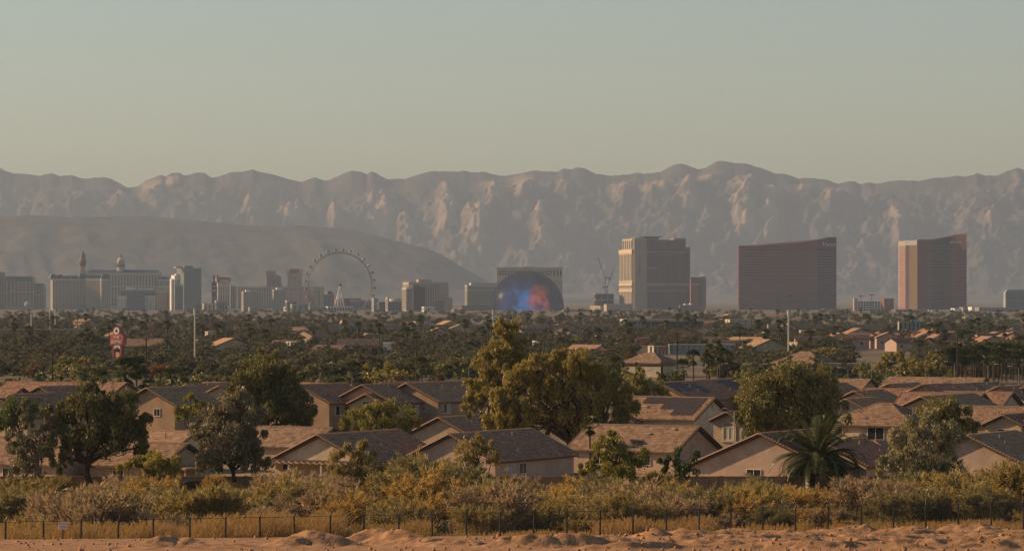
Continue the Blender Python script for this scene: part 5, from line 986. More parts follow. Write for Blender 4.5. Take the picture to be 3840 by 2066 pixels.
NT('grey-green weeping eucalyptus on the right in front of the hipped house', 392, 3470, [(3480, 1590, 70, 60), (3400, 1640, 75, 70), (3550, 1640, 70, 75), (3460, 1710, 125, 85), (3340, 1740, 70, 55), (3580, 1740, 55, 60), (3480, 1800, 110, 50)], 'l_sage', 212, 0.28, 130, (0.34, 0.14), 'barkpale', 0.8)
NT('dark olive tree directly behind the weeping eucalyptus', 452, 3540, [(3510, 1540, 80, 50), (3600, 1560, 60, 55), (3560, 1530, 70, 40), (3640, 1600, 35, 45), (3580, 1610, 60, 45)], 'l_olive', 213, 0.25, 115)
NT('small open mesquite with crooked dark trunk in front of the pinkish gable', 384, 1778, [(1740, 1690, 75, 42), (1810, 1675, 65, 40), (1690, 1735, 58, 42), (1845, 1720, 55, 42), (1780, 1655, 45, 30), (1640, 1770, 50, 40), (1760, 1740, 60, 35)], 's_olive', 214, 0.16, 130, (0.26, 0.09), 'bark', 0.4, fork=0.4, fill=0.6)
NT('yellowish round tree in front of the broad sunlit roof', 392, 2320, [(2290, 1690, 80, 60), (2370, 1720, 65, 55), (2220, 1740, 55, 50), (2320, 1750, 90, 50), (2280, 1640, 50, 35)], 'l_yellow', 215, 0.18, 190, (0.26, 0.11), 'bark', 0.3, stems=2)
NT('small dark green tree with rusty side below the pink gable end', 396, 2570, [(2540, 1710, 45, 40), (2590, 1720, 40, 40), (2500, 1730, 35, 35), (2560, 1760, 55, 35)], 'l_green', 216, 0.14, 85)
NT('tall feathery tamarisk in front of the barred tile slope', 372, 1360, [(1350, 1690, 62, 50), (1300, 1745, 72, 60), (1400, 1750, 80, 60), (1340, 1810, 115, 60), (1440, 1810, 80, 60), (1260, 1830, 65, 55), (1490, 1850, 50, 50), (1380, 1870, 110, 50)], 's_olive', 217, 0.14, 200, (0.32, 0.07), 'bark', -0.4, stems=3)
NT('green palo verde bush in front of the vented gable', 388, 560, [(540, 1740, 75, 40), (610, 1730, 70, 40), (480, 1760, 50, 35), (640, 1770, 60, 30)], 'l_yellow', 218, 0.12, 180, (0.24, 0.10), 'bark', 0.2, stems=2)
NT('yellow-leaved tree peeking out left of the broad grey olive tree', 490, 730, [(730, 1510, 45, 40), (690, 1545, 45, 35), (760, 1550, 40, 40)], 'l_yellow', 219, 0.14, 80)
NT('bright green bush at the right edge below the bay window house', 394, 3835, [(3840, 1770, 45, 35), (3810, 1800, 40, 30), (3870, 1800, 40, 30)], 'l_green', 220, 0.1, 90)
NT('low green tree between the right roofs', 520, 3690, [(3690, 1610, 25, 18), (3660, 1615, 20, 16)], 'l_green', 221, 0.12, 80)
# feather palm
d = 405; fp = empty('feather_palm', (X(3068, d), d, zgf(X(3068, d), d)), 0, 'big dark feather palm with arching fronds in front of the pinkish gable', 'palm')
rg = np.random.default_rng(5); hc = Z(1708, d)-zgf(X(3068, d), d)
fms = [frond_mesh('frond', 6.2, a, rg, 28, 0.75) for a in (0.15, 0.45, 0.75, 1.0)]
for i in range(112):
    el = rg.uniform(-0.75, 0.95); k = 0 if el > 0.75 else (1 if el > 0.4 else (2 if el > 0 else 3))
    o = obj('frond', fms[k], fp, (0, 0, hc)); o.rotation_euler = (rg.uniform(-0.3, 0.3), -el*0.85, rg.uniform(0, 6.28)); q = rg.uniform(0.8, 1.1); o.scale = (q, q, q)
trunk = trunk_mesh('trunk', hc+0.2, 0.55, 0.48, 'palmbark'); obj('trunk', trunk, fp)
# ------------------------------------------------------------ fan palms and trees just beyond the rooftops
for i, (px, d, h, R) in enumerate(((470, 690, 8.4, 1.9), (512, 700, 9.2, 1.5), (540, 690, 6.8, 1.25), (385, 740, 6.0, 1.2), (150, 720, 4.6, 0.9), (640, 760, 6.0, 1.2), (690, 770, 6.2, 1.1), (1262, 720, 6.4, 1.15), (1330, 790, 7.0, 1.2), (1352, 690, 5.4, 1.0), (1582, 800, 7.8, 1.2), (1680, 820, 5.8, 1.0), (2310, 800, 8.0, 1.3), (2600, 840, 9.0, 1.15), (2650, 850, 8.2, 1.1), (2700, 860, 9.6, 1.15), (2730, 850, 8.8, 1.1), (2560, 830, 7.0, 1.1), (2212, 455, 6.0, 0.8))):
    put_palm(px, d, h, R, ('fan palm with shaggy head rising behind the rooftops' if i else 'largest shaggy fan palm, rising below the red sign'), None if i == 0 else 'fan palms behind the rooftops')
for i in range(27):
    px = 3548+i*11.5+rnd.uniform(-4, 4); d = rnd.uniform(930, 990); put_palm(px, d, rnd.uniform(7.4, 9.4), rnd.uniform(1.1, 1.45), 'fan palm in the dense row above the right rooftops', 'palm row above the right rooftops')
BR = [(60, 720, 'O', 9.0), (10, 700, 'O', 8.6), (110, 730, 'O', 9.0), (160, 760, 'N', 8.4), (215, 780, 'O', 8.4), (-20, 740, 'O', 9), (280, 900, 'G', 9.5), (340, 880, 'O', 9.0), (230, 920, 'O', 8.6), (590, 830, 'N', 6.0), (600, 800, 'O', 6.0), (700, 820, 'O', 7.5), (780, 830, 'O', 8.2), (860, 820, 'O', 8.0), (1010, 900, 'O', 8.5), (1090, 880, 'D', 8.0), (1180, 900, 'O', 8.5), (1160, 820, 'O', 6.5), (1440, 860, 'G', 8.8), (1500, 850, 'G', 8.4), (1390, 870, 'G', 8.0), (1560, 860, 'N', 5.6), (1620, 820, 'N', 5.2), (1660, 1000, 'O', 8.6), (1720, 980, 'O', 9.6), (1760, 1000, 'R', 7.6), (1640, 900, 'R', 5.0),
      (2230, 900, 'G', 8.0), (2340, 860, 'O', 7.0), (2480, 820, 'D', 6.4), (2540, 900, 'D', 6.6), (2690, 960, 'P', 13.5), (2660, 980, 'P', 12.0), (2740, 960, 'D', 10.0), (2800, 900, 'O', 7.2), (2850, 880, 'O', 7.8), (2960, 1150, 'G', 9.0), (3060, 1150, 'G', 10.5), (3110, 1140, 'G', 9.0), (3230, 960, 'O', 8.0), (3330, 940, 'G', 10.5), (3390, 950, 'G', 11.0), (3440, 930, 'G', 10.0), (3500, 950, 'G', 9.8), (3270, 930, 'O', 7.0), (3180, 850, 'N', 5.4), (3240, 840, 'N', 5.4), (3340, 850, 'N', 5.8), (3420, 860, 'N', 5.4), (3480, 870, 'N', 5.0), (3560, 880, 'O', 5.4), (3640, 1100, 'G', 8.0), (3700, 1120, 'O', 8.0), (3790, 1120, 'O', 8.4), (2430, 700, 'O', 5.6), (2150, 1000, 'O', 8), (1950, 1000, 'O', 8), (2060, 980, 'O', 8.4), (440, 820, 'O', 6), (950, 820, 'O', 6.6), (1240, 860, 'O', 6.4), (1310, 880, 'O', 6.4)]
KS = {'O': K_OLIVE, 'G': K_GOLD, 'D': K_DARK, 'N': K_GREEN, 'R': K_RUST, 'P': K_PINE}
KL = {'O': ('olive-coloured leafy tree in the belt behind the rooftops', 'olive trees behind the rooftops'), 'G': ('golden-olive leafy tree in the belt behind the rooftops', 'golden trees behind the rooftops'), 'D': ('dark leafy tree in the belt behind the rooftops', 'dark trees behind the rooftops'), 'N': ('fresh green leafy tree in the belt behind the rooftops', 'green trees behind the rooftops'), 'R': ('rusty orange autumn tree in the belt behind the rooftops', 'rusty trees behind the rooftops'), 'P': ('tiered dark pine in the belt behind the rooftops', 'pines behind the rooftops')}
for px, d, k, h in BR:
    a = KS[k]; put_tree(a[rnd.randrange(len(a))], px, d, h, h/8*rnd.uniform(0.9, 1.25), *KL[k])
# ------------------------------------------------------------ the wooded flats between rooftops and skyline
SKIP = [(390, 495, 1330), (2375, 2455, 1750), (3185, 3400, 1790), (3400, 3445, 1900), (3550, 3592, 1700), (1425, 1490, 1520), (2405, 2760, 1480)]
pts = []
tr = random.Random(21)
while len(pts) < 3600:
    py = tr.uniform(1166, 1428); d = 25*F/(py-HZ); px = tr.uniform(-40, 3880)
    if d > 6300 or any(a < px < b and d < dm for a, b, dm in SKIP): continue
    pts.append((px, d))
pts.sort(key=lambda p: p[1])
WL = [('O', 0.42), ('D', 0.44), ('G', 0.10), ('R', 0.04)]
FS = {'O': F_OLIVE, 'D': F_DARK, 'G': F_GOLD, 'R': F_RUST}
def pick():
    u = tr.random()
    for k, w in WL:
        u -= w
        if u <= 0: return k
    return 'O'
FL = {'O': 'olive tree in the wooded flats below the skyline', 'D': 'dark round tree in the wooded flats below the skyline', 'G': 'golden tree in the wooded flats below the skyline', 'R': 'rusty orange tree in the wooded flats below the skyline'}
wv, wsc, wrot, widx = [], [], [], []
kinds_ = F_DARK+F_OLIVE+F_GOLD+F_RUST
for i, (px, d) in enumerate(pts):
    k = pick(); a = FS[k]; j = a[tr.randrange(len(a))]; h = tr.uniform(5.2, 9.2)*(0.85 if d < 1500 else 1); w = h/8*tr.uniform(1.15, 1.9)
    if i < 215: put_tree(j, px, d, h, w, FL[k], FL[k].split(' in the')[0]+'s in the flats')
    else: wv.append((X(px, d), d, -0.2)); wsc.append((w, w, h/8)); wrot.append((0, 0, tr.uniform(0, 6.28))); widx.append(kinds_.index(j))
# everything beyond the nearest few hundred trees is one belt
me = bpy.data.meshes.new('treeline'); me.from_pydata(wv, [], [])
for nm, ty, key, vals in (('tree_scale', 'FLOAT_VECTOR', 'vector', wsc), ('tree_turn', 'FLOAT_VECTOR', 'vector', wrot)):
    at = me.attributes.new(nm, ty, 'POINT'); at.data.foreach_set(key, np.array(vals, np.float32).ravel())
at = me.attributes.new('tree_kind', 'INT', 'POINT'); at.data.foreach_set('value', np.array(widx, np.int32))
tc_ = bpy.data.collections.new('tree_kinds')
for q, j in enumerate(kinds_): tc_.objects.link(bpy.data.objects.new('kind_%02d' % q, STOCK[j][0]))
o = obj('treeline', me); tag(o, 'dense far belt of trees along the foot of the skyline', kind='stuff')
ng = bpy.data.node_groups.new('treeline', 'GeometryNodeTree'); ng.interface.new_socket('Geometry', in_out='INPUT', socket_type='NodeSocketGeometry'); ng.interface.new_socket('Geometry', in_out='OUTPUT', socket_type='NodeSocketGeometry')
N = ng.nodes.new; gi, go = N('NodeGroupInput'), N('NodeGroupOutput'); ip = N('GeometryNodeInstanceOnPoints'); ci = N('GeometryNodeCollectionInfo'); ci.inputs['Collection'].default_value = tc_; ci.inputs['Separate Children'].default_value = True; ci.inputs['Reset Children'].default_value = True
def attr(nm, ty):
    a_ = N('GeometryNodeInputNamedAttribute'); a_.data_type = ty; a_.inputs['Name'].default_value = nm; return a_.outputs['Attribute']
lk = ng.links.new; lk(gi.outputs[0], ip.inputs['Points']); lk(ci.outputs[0], ip.inputs['Instance']); ip.inputs['Pick Instance'].default_value = True; lk(attr('tree_kind', 'INT'), ip.inputs['Instance Index']); lk(attr('tree_scale', 'FLOAT_VECTOR'), ip.inputs['Scale']); lk(attr('tree_turn', 'FLOAT_VECTOR'), ip.inputs['Rotation']); lk(ip.outputs[0], go.inputs[0])
md = o.modifiers.new('trees', 'NODES'); md.node_group = ng
for i in range(150):
    while True:
        py = tr.uniform(1190, 1360); d = 25*F/(py-HZ); px = tr.uniform(0, 3840)
        if d < 3900 and not any(a < px < b and d < dm for a, b, dm in SKIP): break
    put_palm(px, d, tr.uniform(8, 14), tr.uniform(1.1, 1.5), 'fan palm among the trees of the wooded flats', 'fan palms in the flats')
# ------------------------------------------------------------ brush in the wash
sr = random.Random(8)
for i in range(275):
    px = -60+3960*((i*0.618034) % 1.0)+sr.uniform(-25, 25); y0 = 292.05/(1-0.4773*(px-1920)/F); d = y0+11+(397-y0-11)*((i+0.5)/275); x = X(px, d)
    nz = float(vnoise(px/420.0, d/30.0, 5)); k = sr.choices(['s_olive', 's_gold', 's_tan', 's_green'], [1.0+1.2*nz, 1.8*(1-nz)+(0.6 if px > 2900 else 0), 0.9, 0.35+0.7*nz])[0]
    if d > 376 and (sr.random() < 0.45 or 2640 < px < 2960 or 1560 < px < 1660 or 1790 < px < 1920 or 3120 < px < 3270 or 3640 < px < 3790): continue
    put_shrub(k, x, d, (0.45+0.95*float(vnoise(px/130.0, d/40.0, 88)))*sr.choice([0.8, 1.0, 1.2, 1.5, 1.75])*sr.uniform(0.9, 1.1)*(0.75 if d < y0+22 else (1.05 if d < 345 else ((0.8 if px < 900 else 1.02) if d < 372 else (0.5 if px < 900 else 0.64)))))
UG = []
for i in range(300):
    px = sr.uniform(-60, 3900); y0 = 292.05/(1-0.4773*(px-1920)/F); d = y0+7+(399-y0-7)*sr.random(); x = X(px, d); v = LITE[i % 4]; a = sr.uniform(0, 6.28); q = sr.uniform(0.3, 0.55)
    UG.append(np.stack([(v[:, 0]*math.cos(a)-v[:, 1]*math.sin(a))*q*1.2+x, (v[:, 0]*math.sin(a)+v[:, 1]*math.cos(a))*q*1.2+d, v[:, 2]*q+zgf(x, d)], 1))
v = np.concatenate(UG); o = obj('undergrowth', mesh_np('undergrowth', v, np.arange(len(v)).reshape(-1, 3), M['s_gold'])); tag(o, 'low golden undergrowth filling the wash between the shrubs', kind='stuff')
for px, d, k, s_ in ((1910, 330, 's_green', 1.25), (2050, 322, 's_olive', 1.2), (2190, 328, 's_green', 1.15), (2480, 345, 's_olive', 1.45), (2600, 340, 's_green', 1.5), (2740, 336, 's_green', 1.4), (2560, 352, 's_olive', 1.4), (1600, 330, 's_olive', 1.3), (1740, 326, 's_green', 1.25), (1480, 328, 's_olive', 1.3), (1330, 330, 's_olive', 1.35), (1250, 342, 's_olive', 1.3), (880, 352, 's_olive', 1.2), (1060, 340, 's_green', 1.15), (560, 350, 's_olive', 1.2), (2960, 345, 's_gold', 1.2), (3140, 350, 's_gold', 1.25), (700, 345, 's_gold', 1.1)): put_shrub(k, X(px, d), d, s_)
for px, d in ((1912, 372), (3300, 330), (3340, 332), (1160, 318), (2940, 330), (3510, 345), (1955, 340)): put_shrub('s_bright', X(px, d), d, sr.uniform(0.8, 1.2))
# dry reeds and grass along the fence
rg = np.random.default_rng(9); P = []
def blades(px0, px1, t0, t1, n, h0, h1, w=0.035):
    px = rg.uniform(px0, px1, n); k = (px-1920)/F; t = rg.uniform(t0, t1, n); y = 292.05/(1-0.4773*k)+t; x = k*y
    clump = vnoise(x*0.45, y*0.45, 33); keep = rg.random(n) < 0.25+0.9*clump; x, y = x[keep], y[keep]; n = len(x)
    z = zg(x, y); h = rg.uniform(h0, h1, n)*(0.65+0.6*clump[keep]); lx, ly = rg.normal(size=n)*0.22*h+0.08*h, rg.normal(size=n)*0.2*h; a = rg.uniform(0, 3.14, n); wx, wy = np.cos(a)*w, np.sin(a)*w
    P.append(np.stack([np.stack([x-wx, y-wy, z], 1), np.stack([x+wx, y+wy, z], 1), np.stack([x+lx, y+ly, z+h], 1)], 1).reshape(-1, 3))
    hd = rg.random(n) < 0.35; xx, yy, zz = (x+lx)[hd], (y+ly)[hd], (z+h)[hd]; m = len(xx)      # seed heads
    P.append(np.stack([np.stack([xx-0.07, yy, zz-0.3], 1), np.stack([xx+0.07, yy+0.02, zz-0.28], 1), np.stack([xx+lx[hd]*0.3, yy, zz+0.12], 1)], 1).reshape(-1, 3))
blades(-30, 780, 0.5, 9, 13000, 1.4, 2.6); blades(780, 1260, 0.5, 10, 12000, 1.7, 3.0); blades(1330, 1600, 0.5, 6, 6000, 1.0, 2.0); blades(1260, 2260, 0.5, 5, 5000, 0.4, 1.1); blades(2230, 2660, 0.5, 7, 9000, 0.9, 2.0); blades(2620, 3900, 0.5, 8, 9000, 0.4, 1.2); blades(2330, 2340+60, 60, 80, 2500, 0.5, 1.3); blades(-30, 3900, 8, 80, 9000, 0.3, 0.9); blades(2230, 2330, 70, 95, 2500, 0.4, 1.0)
v = np.concatenate(P); o = obj('dry_grass', mesh_np('dry_grass', v, np.arange(len(v)).reshape(-1, 3), M['reed'])); tag(o, 'dry golden reeds and grass standing behind the wire fence', kind='stuff')
# ------------------------------------------------------------ fence
M['post'] = mat('black post', (0.012, 0.011, 0.011), 0.5, 0.05, 4, 0.4); M['wire'] = mat('dark fence wire', (0.045, 0.040, 0.036), 0.5, 0, 1, 0.4)
fe = empty('wire_fence', (0, 0, 0), 0, 'black chain-link fence with angled barbed-wire arms along the dirt', 'fence')
PX = [-122, 20, 163, 303, 440, 576, 711, 845, 977, 1107, 1238, 1366, 1495, 1623, 1748, 1876, 2001, 2126, 2250, 2374, 2498, 2620, 2740, 2861, 2982, 3105, 3227, 3350, 3472, 3595, 3717, 3838, 3960]
FP = []
for p in PX:
    k = (p-1920)/F; y = 292.05/(1-0.4773*k); FP.append((k*y, y))
dirv = Vector((0.9025, 0.4307, 0)); nrm = Vector((-0.4307, 0.9025, 0))
pm = MB().tube((0, 0, -0.4), (0, 0, 2.95), 0.085, 0.085, 8).me('post', M['post']); am = MB().tube((0, 0, 2.9), (0.20, 0.28, 3.36), 0.045, 0.04, 6).me('arm', M['post'])
for i, (x, y) in enumerate(FP):
    z = 3.05-0.0125*x; o = obj('post', pm, fe, (x, y, z)); o.rotation_euler = (rnd.gauss(0, 0.012), rnd.gauss(0, 0.014), rnd.uniform(-0.4, 0.4)); obj('arm', am, o)
m = MB(); rail = MB()
for (x0, y0), (x1, y1) in zip(FP[:-1], FP[1:]):
    za, zb = 3.05-0.0125*x0, 3.05-0.0125*x1
    for hh in (2.9, 0.12): rail.tube((x0, y0, za+hh), (x1, y1, zb+hh), 0.03, 0.03, 4, cap=False)
    for t_ in (0.25, 0.6, 0.95): m.tube((x0+0.2*t_, y0+0.28*t_, za+2.9+0.46*t_), (x1+0.2*t_, y1+0.28*t_, zb+2.9+0.46*t_), 0.012, 0.012, 3, cap=False)
    L = math.hypot(x1-x0, y1-y0); n = int(L/0.16); H_ = 2.75
    for j in range(-int(H_/0.16), n):
        for sg in (1, -1):
            a0, b0 = j*0.16, 0.12; a1, b1 = j*0.16+H_, 0.12+H_
            if a0 < 0: b0 += -a0; a0 = 0
            if a1 > L: b1 -= a1-L; a1 = L
            if a1 <= a0 or b1 <= b0: continue
            if sg < 0: a0, a1 = L-a0, L-a1
            f0, f1 = a0/L, a1/L; p = Vector((x0+(x1-x0)*f0, y0+(y1-y0)*f0, za+(zb-za)*f0+b0)); q = Vector((x0+(x1-x0)*f1, y0+(y1-y0)*f1, za+(zb-za)*f1+b1)); w_ = Vector((0.0034, 0, -0.0034*sg))
            m.poly([p-w_, p+w_, q+w_, q-w_], [(0, 1, 2, 3)])
o = m.build('chain_link', M['wire'], fe); o['kind'] = 'stuff'; rail.build('rail', M['post'], fe)
# notice on the fence
sx, sy = X(234.5, 274.2), 274.2; sg = empty('notice_sign', (sx, sy, 3.05-0.0125*sx), math.atan2(0.4307, 0.9025), 'small white notice board with red lettering hung on the fence', 'sign')
M['signw'] = mat('white sign board', (0.62, 0.54, 0.50), 0.6, 0.04, 2); M['signr'] = mat('red print', (0.42, 0.05, 0.05), 0.6, 0); M['signb'] = mat('blue print', (0.06, 0.07, 0.16), 0.6, 0); M['signg'] = mat('grey print', (0.28, 0.25, 0.24), 0.6, 0)
zc = Z(1969.5, 274.2)-(3.05-0.0125*sx); MB().box(-0.38, 0.38, -0.14, -0.11, zc-0.31, zc+0.31).build('board', M['signw'], sg); MB().box(-0.06, 0.06, -0.09, -0.06, -0.2, zc).build('stake', M['deck'], sg)
text_mesh('lettering', 'NO', 0.12, M['signr'], sg, (0, -0.145, zc-0.02), ext=0.003); text_mesh('lettering', 'TRESPASSING', 0.115, M['signr'], sg, (0, -0.145, zc-0.13), ext=0.003, sx=0.92)
MB().lathe([(0.05, -0.004), (0.05, 0.004)], 10).build('emblem', M['signb'], sg, (-0.29, -0.145, zc+0.2)).rotation_euler = (math.pi/2, 0, 0)
for i, (a, b) in enumerate(((-0.18, 0.2), (-0.18, 0.33))): MB().box(a, b, -0.146, -0.14, zc+0.22-i*0.075, zc+0.245-i*0.075).build('print_line', M['signg'], sg)
# ------------------------------------------------------------ red roadside sign
M['sred'] = mat('faded red sign panel', (0.40, 0.085, 0.075), 0.6, 0.12, 0.4); M['sredd'] = mat('dark red sign side', (0.22, 0.06, 0.075), 0.6, 0.1, 0.4); M['scream'] = mat('cream letters', (0.80, 0.70, 0.56), 0.5, 0); M['sgold'] = mat('tan sign oval', (0.55, 0.30, 0.14), 0.6, 0.1, 0.5); M['sgrey'] = mat('grey emblem', (0.25, 0.22, 0.22), 0.6, 0.4, 1.5)
d = 1300; s = d/F; rs = empty('roadside_sign', (X(437, d), d, 0), math.radians(-30), 'tall red pylon sign with arched top and cream lettering above the trees', 'sign')
def sz(py): return Z(py, d)
dep = 2.4
MB().box(-30*s, 30*s, 0, dep, sz(1293), sz(1257)).build('panel', M['sred'], rs); MB().box(-25*s, 25*s, 0.02, dep-0.02, sz(1257), sz(1252)).build('panel_step', M['sred'], rs)
m = MB(); pr = [(-16*s, sz(1252)), (16*s, sz(1252))]+[(16*s*math.cos(a), sz(1240)+15*s*math.sin(a)) for a in [math.pi*i/12 for i in range(13)]]
n = len(pr); m.poly([(x, 0.1, z) for x, z in pr]+[(x, dep, z) for x, z in pr], [tuple(range(n-1, -1, -1)) if False else tuple(range(n)), tuple(range(2*n-1, n-1, -1))]+[((i+1) % n, i, n+i, n+(i+1) % n) for i in range(n)]); m.build('arch_top', M['sred'], rs)
em = MB().lathe([(12.5*s, -0.05), (12.5*s, 0.05)], 20); o = em.build('emblem', M['scream'], rs, (0, 0.02, sz(1241))); o.rotation_euler = (math.pi/2, 0, 0)
em = MB().lathe([(7.5*s, -0.06), (6*s, 0.06)], 9); o = em.build('emblem_figure', M['sgrey'], rs, (1.5*s, -0.04, sz(1240))); o.rotation_euler = (math.pi/2, 0, 0.4)
text_mesh('lettering', 'THE', 1.75, M['scream'], rs, (0, -0.1, sz(1265.5)), ext=0.08, sx=1.0); text_mesh('lettering', 'SUITES', 1.75, M['scream'], rs, (0, -0.1, sz(1283)), ext=0.08, sx=0.95)
for sgn in (-1, 1): MB().box(min(sgn*21*s, sgn*13*s), max(sgn*21*s, sgn*13*s), 0.2, dep-0.2, -0.5, sz(1293)).build('pillar', M['sredd'], rs)
m = MB(); pr = [(-13*s, sz(1305)), (-13*s, sz(1293)), (13*s, sz(1293)), (13*s, sz(1305))]+[(10*s*math.cos(a), sz(1309)+9*s*math.sin(a)) for a in [math.pi*i/10 for i in range(11)]]
n = len(pr); m.poly([(x, 0.25, z) for x, z in pr]+[(x, dep-0.3, z) for x, z in pr], [tuple(range(n)), tuple(range(2*n-1, n-1, -1))]+[((i+1) % n, i, n+i, n+(i+1) % n) for i in range(n)]); m.build('arch_panel', M['scream'], rs)
m = MB().box(-11*s, 11*s, 0.6, 1.4, -0.5, sz(1330)); o = MB().lathe([(11*s, -0.4), (11*s, 0.4)], 20).build('oval_sign', M['sgold'], rs, (0, 0.8, sz(1330))); o.rotation_euler = (math.pi/2, 0, 0); m.build('oval_base', M['sgold'], rs)
# ------------------------------------------------------------ billboards
M['bb_or'] = mat('orange poster', (0.52, 0.17, 0.10), 0.6, 0.2, 0.5); M['bb_dk'] = mat('dark poster', (0.05, 0.055, 0.045), 0.6, 0.2, 0.5); M['bb_te'] = mat('teal poster', (0.22, 0.50, 0.55), 0.6, 0.15, 0.4); M['bb_wh'] = mat('white poster', (0.72, 0.68, 0.62), 0.6, 0.1, 0.4); M['bb_back'] = mat('brown board back', (0.11, 0.065, 0.06), 0.8, 0.1, 0.5); M['bb_red'] = mat('red poster', (0.55, 0.10, 0.05), 0.6, 0.15, 0.5)
def board(label, d, p0, p1, y0, y1, mt, rz=0.0, posts=2, base=None):
    r = empty('billboard', (X((p0+p1)/2, d), d, 0), rz, label, 'billboard'); s = d/F; w = (p1-p0)*s/2
    MB().box(-w, w, 0, 0.8, Z(y1, d), Z(y0, d)).build('panel', M[mt], r); MB().box(-w, w, -0.6, 1.2, Z(y1, d)-0.5, Z(y1, d)-0.2).build('catwalk', M['steel'], r)
    for i in range(posts): x = 0 if posts == 1 else -w*0.5+w*i; MB().tube((x, 0.5, -0.3), (x, 0.5, Z(y1, d)-0.1), 0.35, 0.35, 8).build('post', M['steel'], r)
    return r, s, w
r, s, w = board('orange billboard with blue and pink patches in the wooded flats', 1720, 2384, 2442, 1269, 1290, 'bb_or', 0.1); d = 1720
for a, b, y0, y1, mt in ((-0.9, -0.5, 1276, 1283, 'signb'), (-0.15, 0.25, 1273, 1281, 'bb_red'), (0.3, 0.6, 1272, 1288, 'bb_red'), (0.66, 0.78, 1272, 1280, 'signb'), (-0.85, -0.4, 1284, 1288, 'signr')): MB().box(a*w, b*w, -0.08, 0, Z(y1, d), Z(y0, d)).build('picture_patch', M[mt], r)
MB().box(-w*0.7, w*1.05, -0.3, 0, Z(1267.5, d), Z(1266, d)).build('light_bar', M['scream'], r)
r, s, w = board('dark billboard with white phone number and a pale figure', 1780, 3196, 3246, 1254, 1275, 'bb_dk', 0.05); d = 1780
text_mesh('lettering', '702-600-7000', 0.85, M['bb_wh'], r, (-0.5, -0.06, Z(1266, d)), ext=0.03); MB().box(w*0.78, w*0.98, -0.08, 0, Z(1274, d), Z(1257, d)).build('figure_panel', M['sand'], r)
r, s, w = board('white and teal billboard beside a dark board back', 1760, 3324, 3364, 1264, 1287, 'bb_te', 0.05); d = 1760
MB().box(-w, w*0.6, -0.08, 0, Z(1273, d), Z(1264, d)).build('white_field', M['bb_wh'], r); MB().box(w*0.7, w*0.95, -0.08, 0, Z(1285, d), Z(1266, d)).build('figure_panel', M['bb_or'], r); MB().box(-w*0.9, w*0.2, -0.14, -0.08, Z(1271, d), Z(1269, d)).build('lettering', M['signb'], r); MB().box(-w*0.9, w*0.4, -0.14, 0, Z(1281, d), Z(1279, d)).build('lettering', M['bb_wh'], r)
board('dark brown back of a billboard right of the teal one', 1768, 3365, 3392, 1264, 1290, 'bb_back', -0.1, 1)
r, s, w = board('small white sign with red lettering on a pole', 1880, 3411, 3434, 1253, 1264, 'bb_wh', 0, 1); d = 1880; MB().box(-w*0.75, w*0.75, -0.08, 0, Z(1261, d), Z(1256, d)).build('lettering', M['bb_red'], r)
r, s, w = board('orange red sign in front of the orange roofs', 1680, 3561, 3583, 1268, 1286, 'bb_red', 0, 1); d = 1680; MB().box(-w*0.8, w*0.8, -0.08, 0, Z(1277, d), Z(1270, d)).build('lettering', M['bb_or'], r)
# ------------------------------------------------------------ poles and lamps
M['ppole'] = mat('dark wooden pole', (0.05, 0.032, 0.024), 0.9, 0.1, 2); M['gpole'] = mat('pale steel pole', (0.55, 0.49, 0.42), 0.55, 0.1, 0.5, 0.4); M['lampgrey'] = mat('grey lamp pole', (0.30, 0.27, 0.25), 0.5, 0.1, 1, 0.4)
def pole(label, px, py0, d, r, mt, name='utility_pole', arms=(), base=0.0, group=None, cat='pole'):
    x = X(px, d); o = empty(name, (x, d, base), 0, label, cat, group); h = Z(py0, d)-base
    MB().tube((0, 0, -0.5), (0, 0, h), r, r*0.7, 8).build('pole', M[mt], o)
    for (dz, w) in arms: MB().box(-w, w, -0.1, 0.1, h-dz-0.12, h-dz+0.12).build('crossarm', M[mt], o)
    return o, h
for lab, px, py0, d in (('tall pale monopole left of the dark pole, rising to the left skyline', 731, 1158, 1150), ('tall pale monopole behind the tall golden eucalyptus', 1849, 1162, 1500), ('tall pale monopole below the concave bronze hotel', 2957, 1164, 1250), ('thin pale pole under the left hotel, left of a pair', 117, 1178, 2300), ('thin pale pole at the foot of the mansard-roofed hotel, middle one', 187, 1158, 2350), ('thin pale pole at the foot of the mansard-roofed hotel, right one', 207, 1160, 2400)):
    o, h = pole(lab, px, py0, d, 0.34 if d < 1600 else 0.5, 'gpole', 'monopole')
    MB().tube((0, 0, h-2.2), (0, 0, h), 0.5, 0.5, 8).build('antenna', M['gpole'], o)
for lab, px, py0, d, arms in (('dark wooden pole right of the red pylon sign', 548, 1266, 900, ((0.5, 0.9),)), ('dark wooden pole in the gap left of the tall eucalyptus', 1562, 1258, 860, ((0.4, 0.8),)), ('dark wooden pole right of the orange billboard', 2539, 1247, 900, ((0.3, 1.0),)), ('short dark wooden pole at the far left rooftops', 197, 1315, 760, ((0.4, 0.7),))): pole(lab, px, py0, d, 0.25, 'ppole', arms=arms, base=zgf(0, d))
o, h = pole('dark pole with one long arm above the right palm row', 3591, 1244, 880, 0.3, 'ppole'); MB().box(0, 3.6, -0.1, 0.1, h-0.15, h+0.05).build('crossarm', M['ppole'], o)
o, h = pole('dark stadium light mast at the right of the wooded flats', 3744, 1166, 2200, 0.4, 'steel', 'light_mast'); [MB().box(-2.2, 2.2, -0.4, 0.4, h-q-0.5, h-q+0.5).build('lamp_bank', M['steel'], o) for q in (0, 1.8, 3.6)]
for i, (px, py0) in enumerate(((2920, 1112), (2963, 1108), (3127, 1106), (3229, 1111), (3268, 1106))):
    o, h = pole('thin freeway light mast with ring head standing against the bronze hotels', px, py0, 2600, 0.22, 'steel', 'light_mast', group='freeway light masts'); MB().lathe([(2.0, -0.3), (2.2, 0.1), (0.4, 0.4)], 10, (0, 0, h)).build('lamp_head', M['steel'], o)
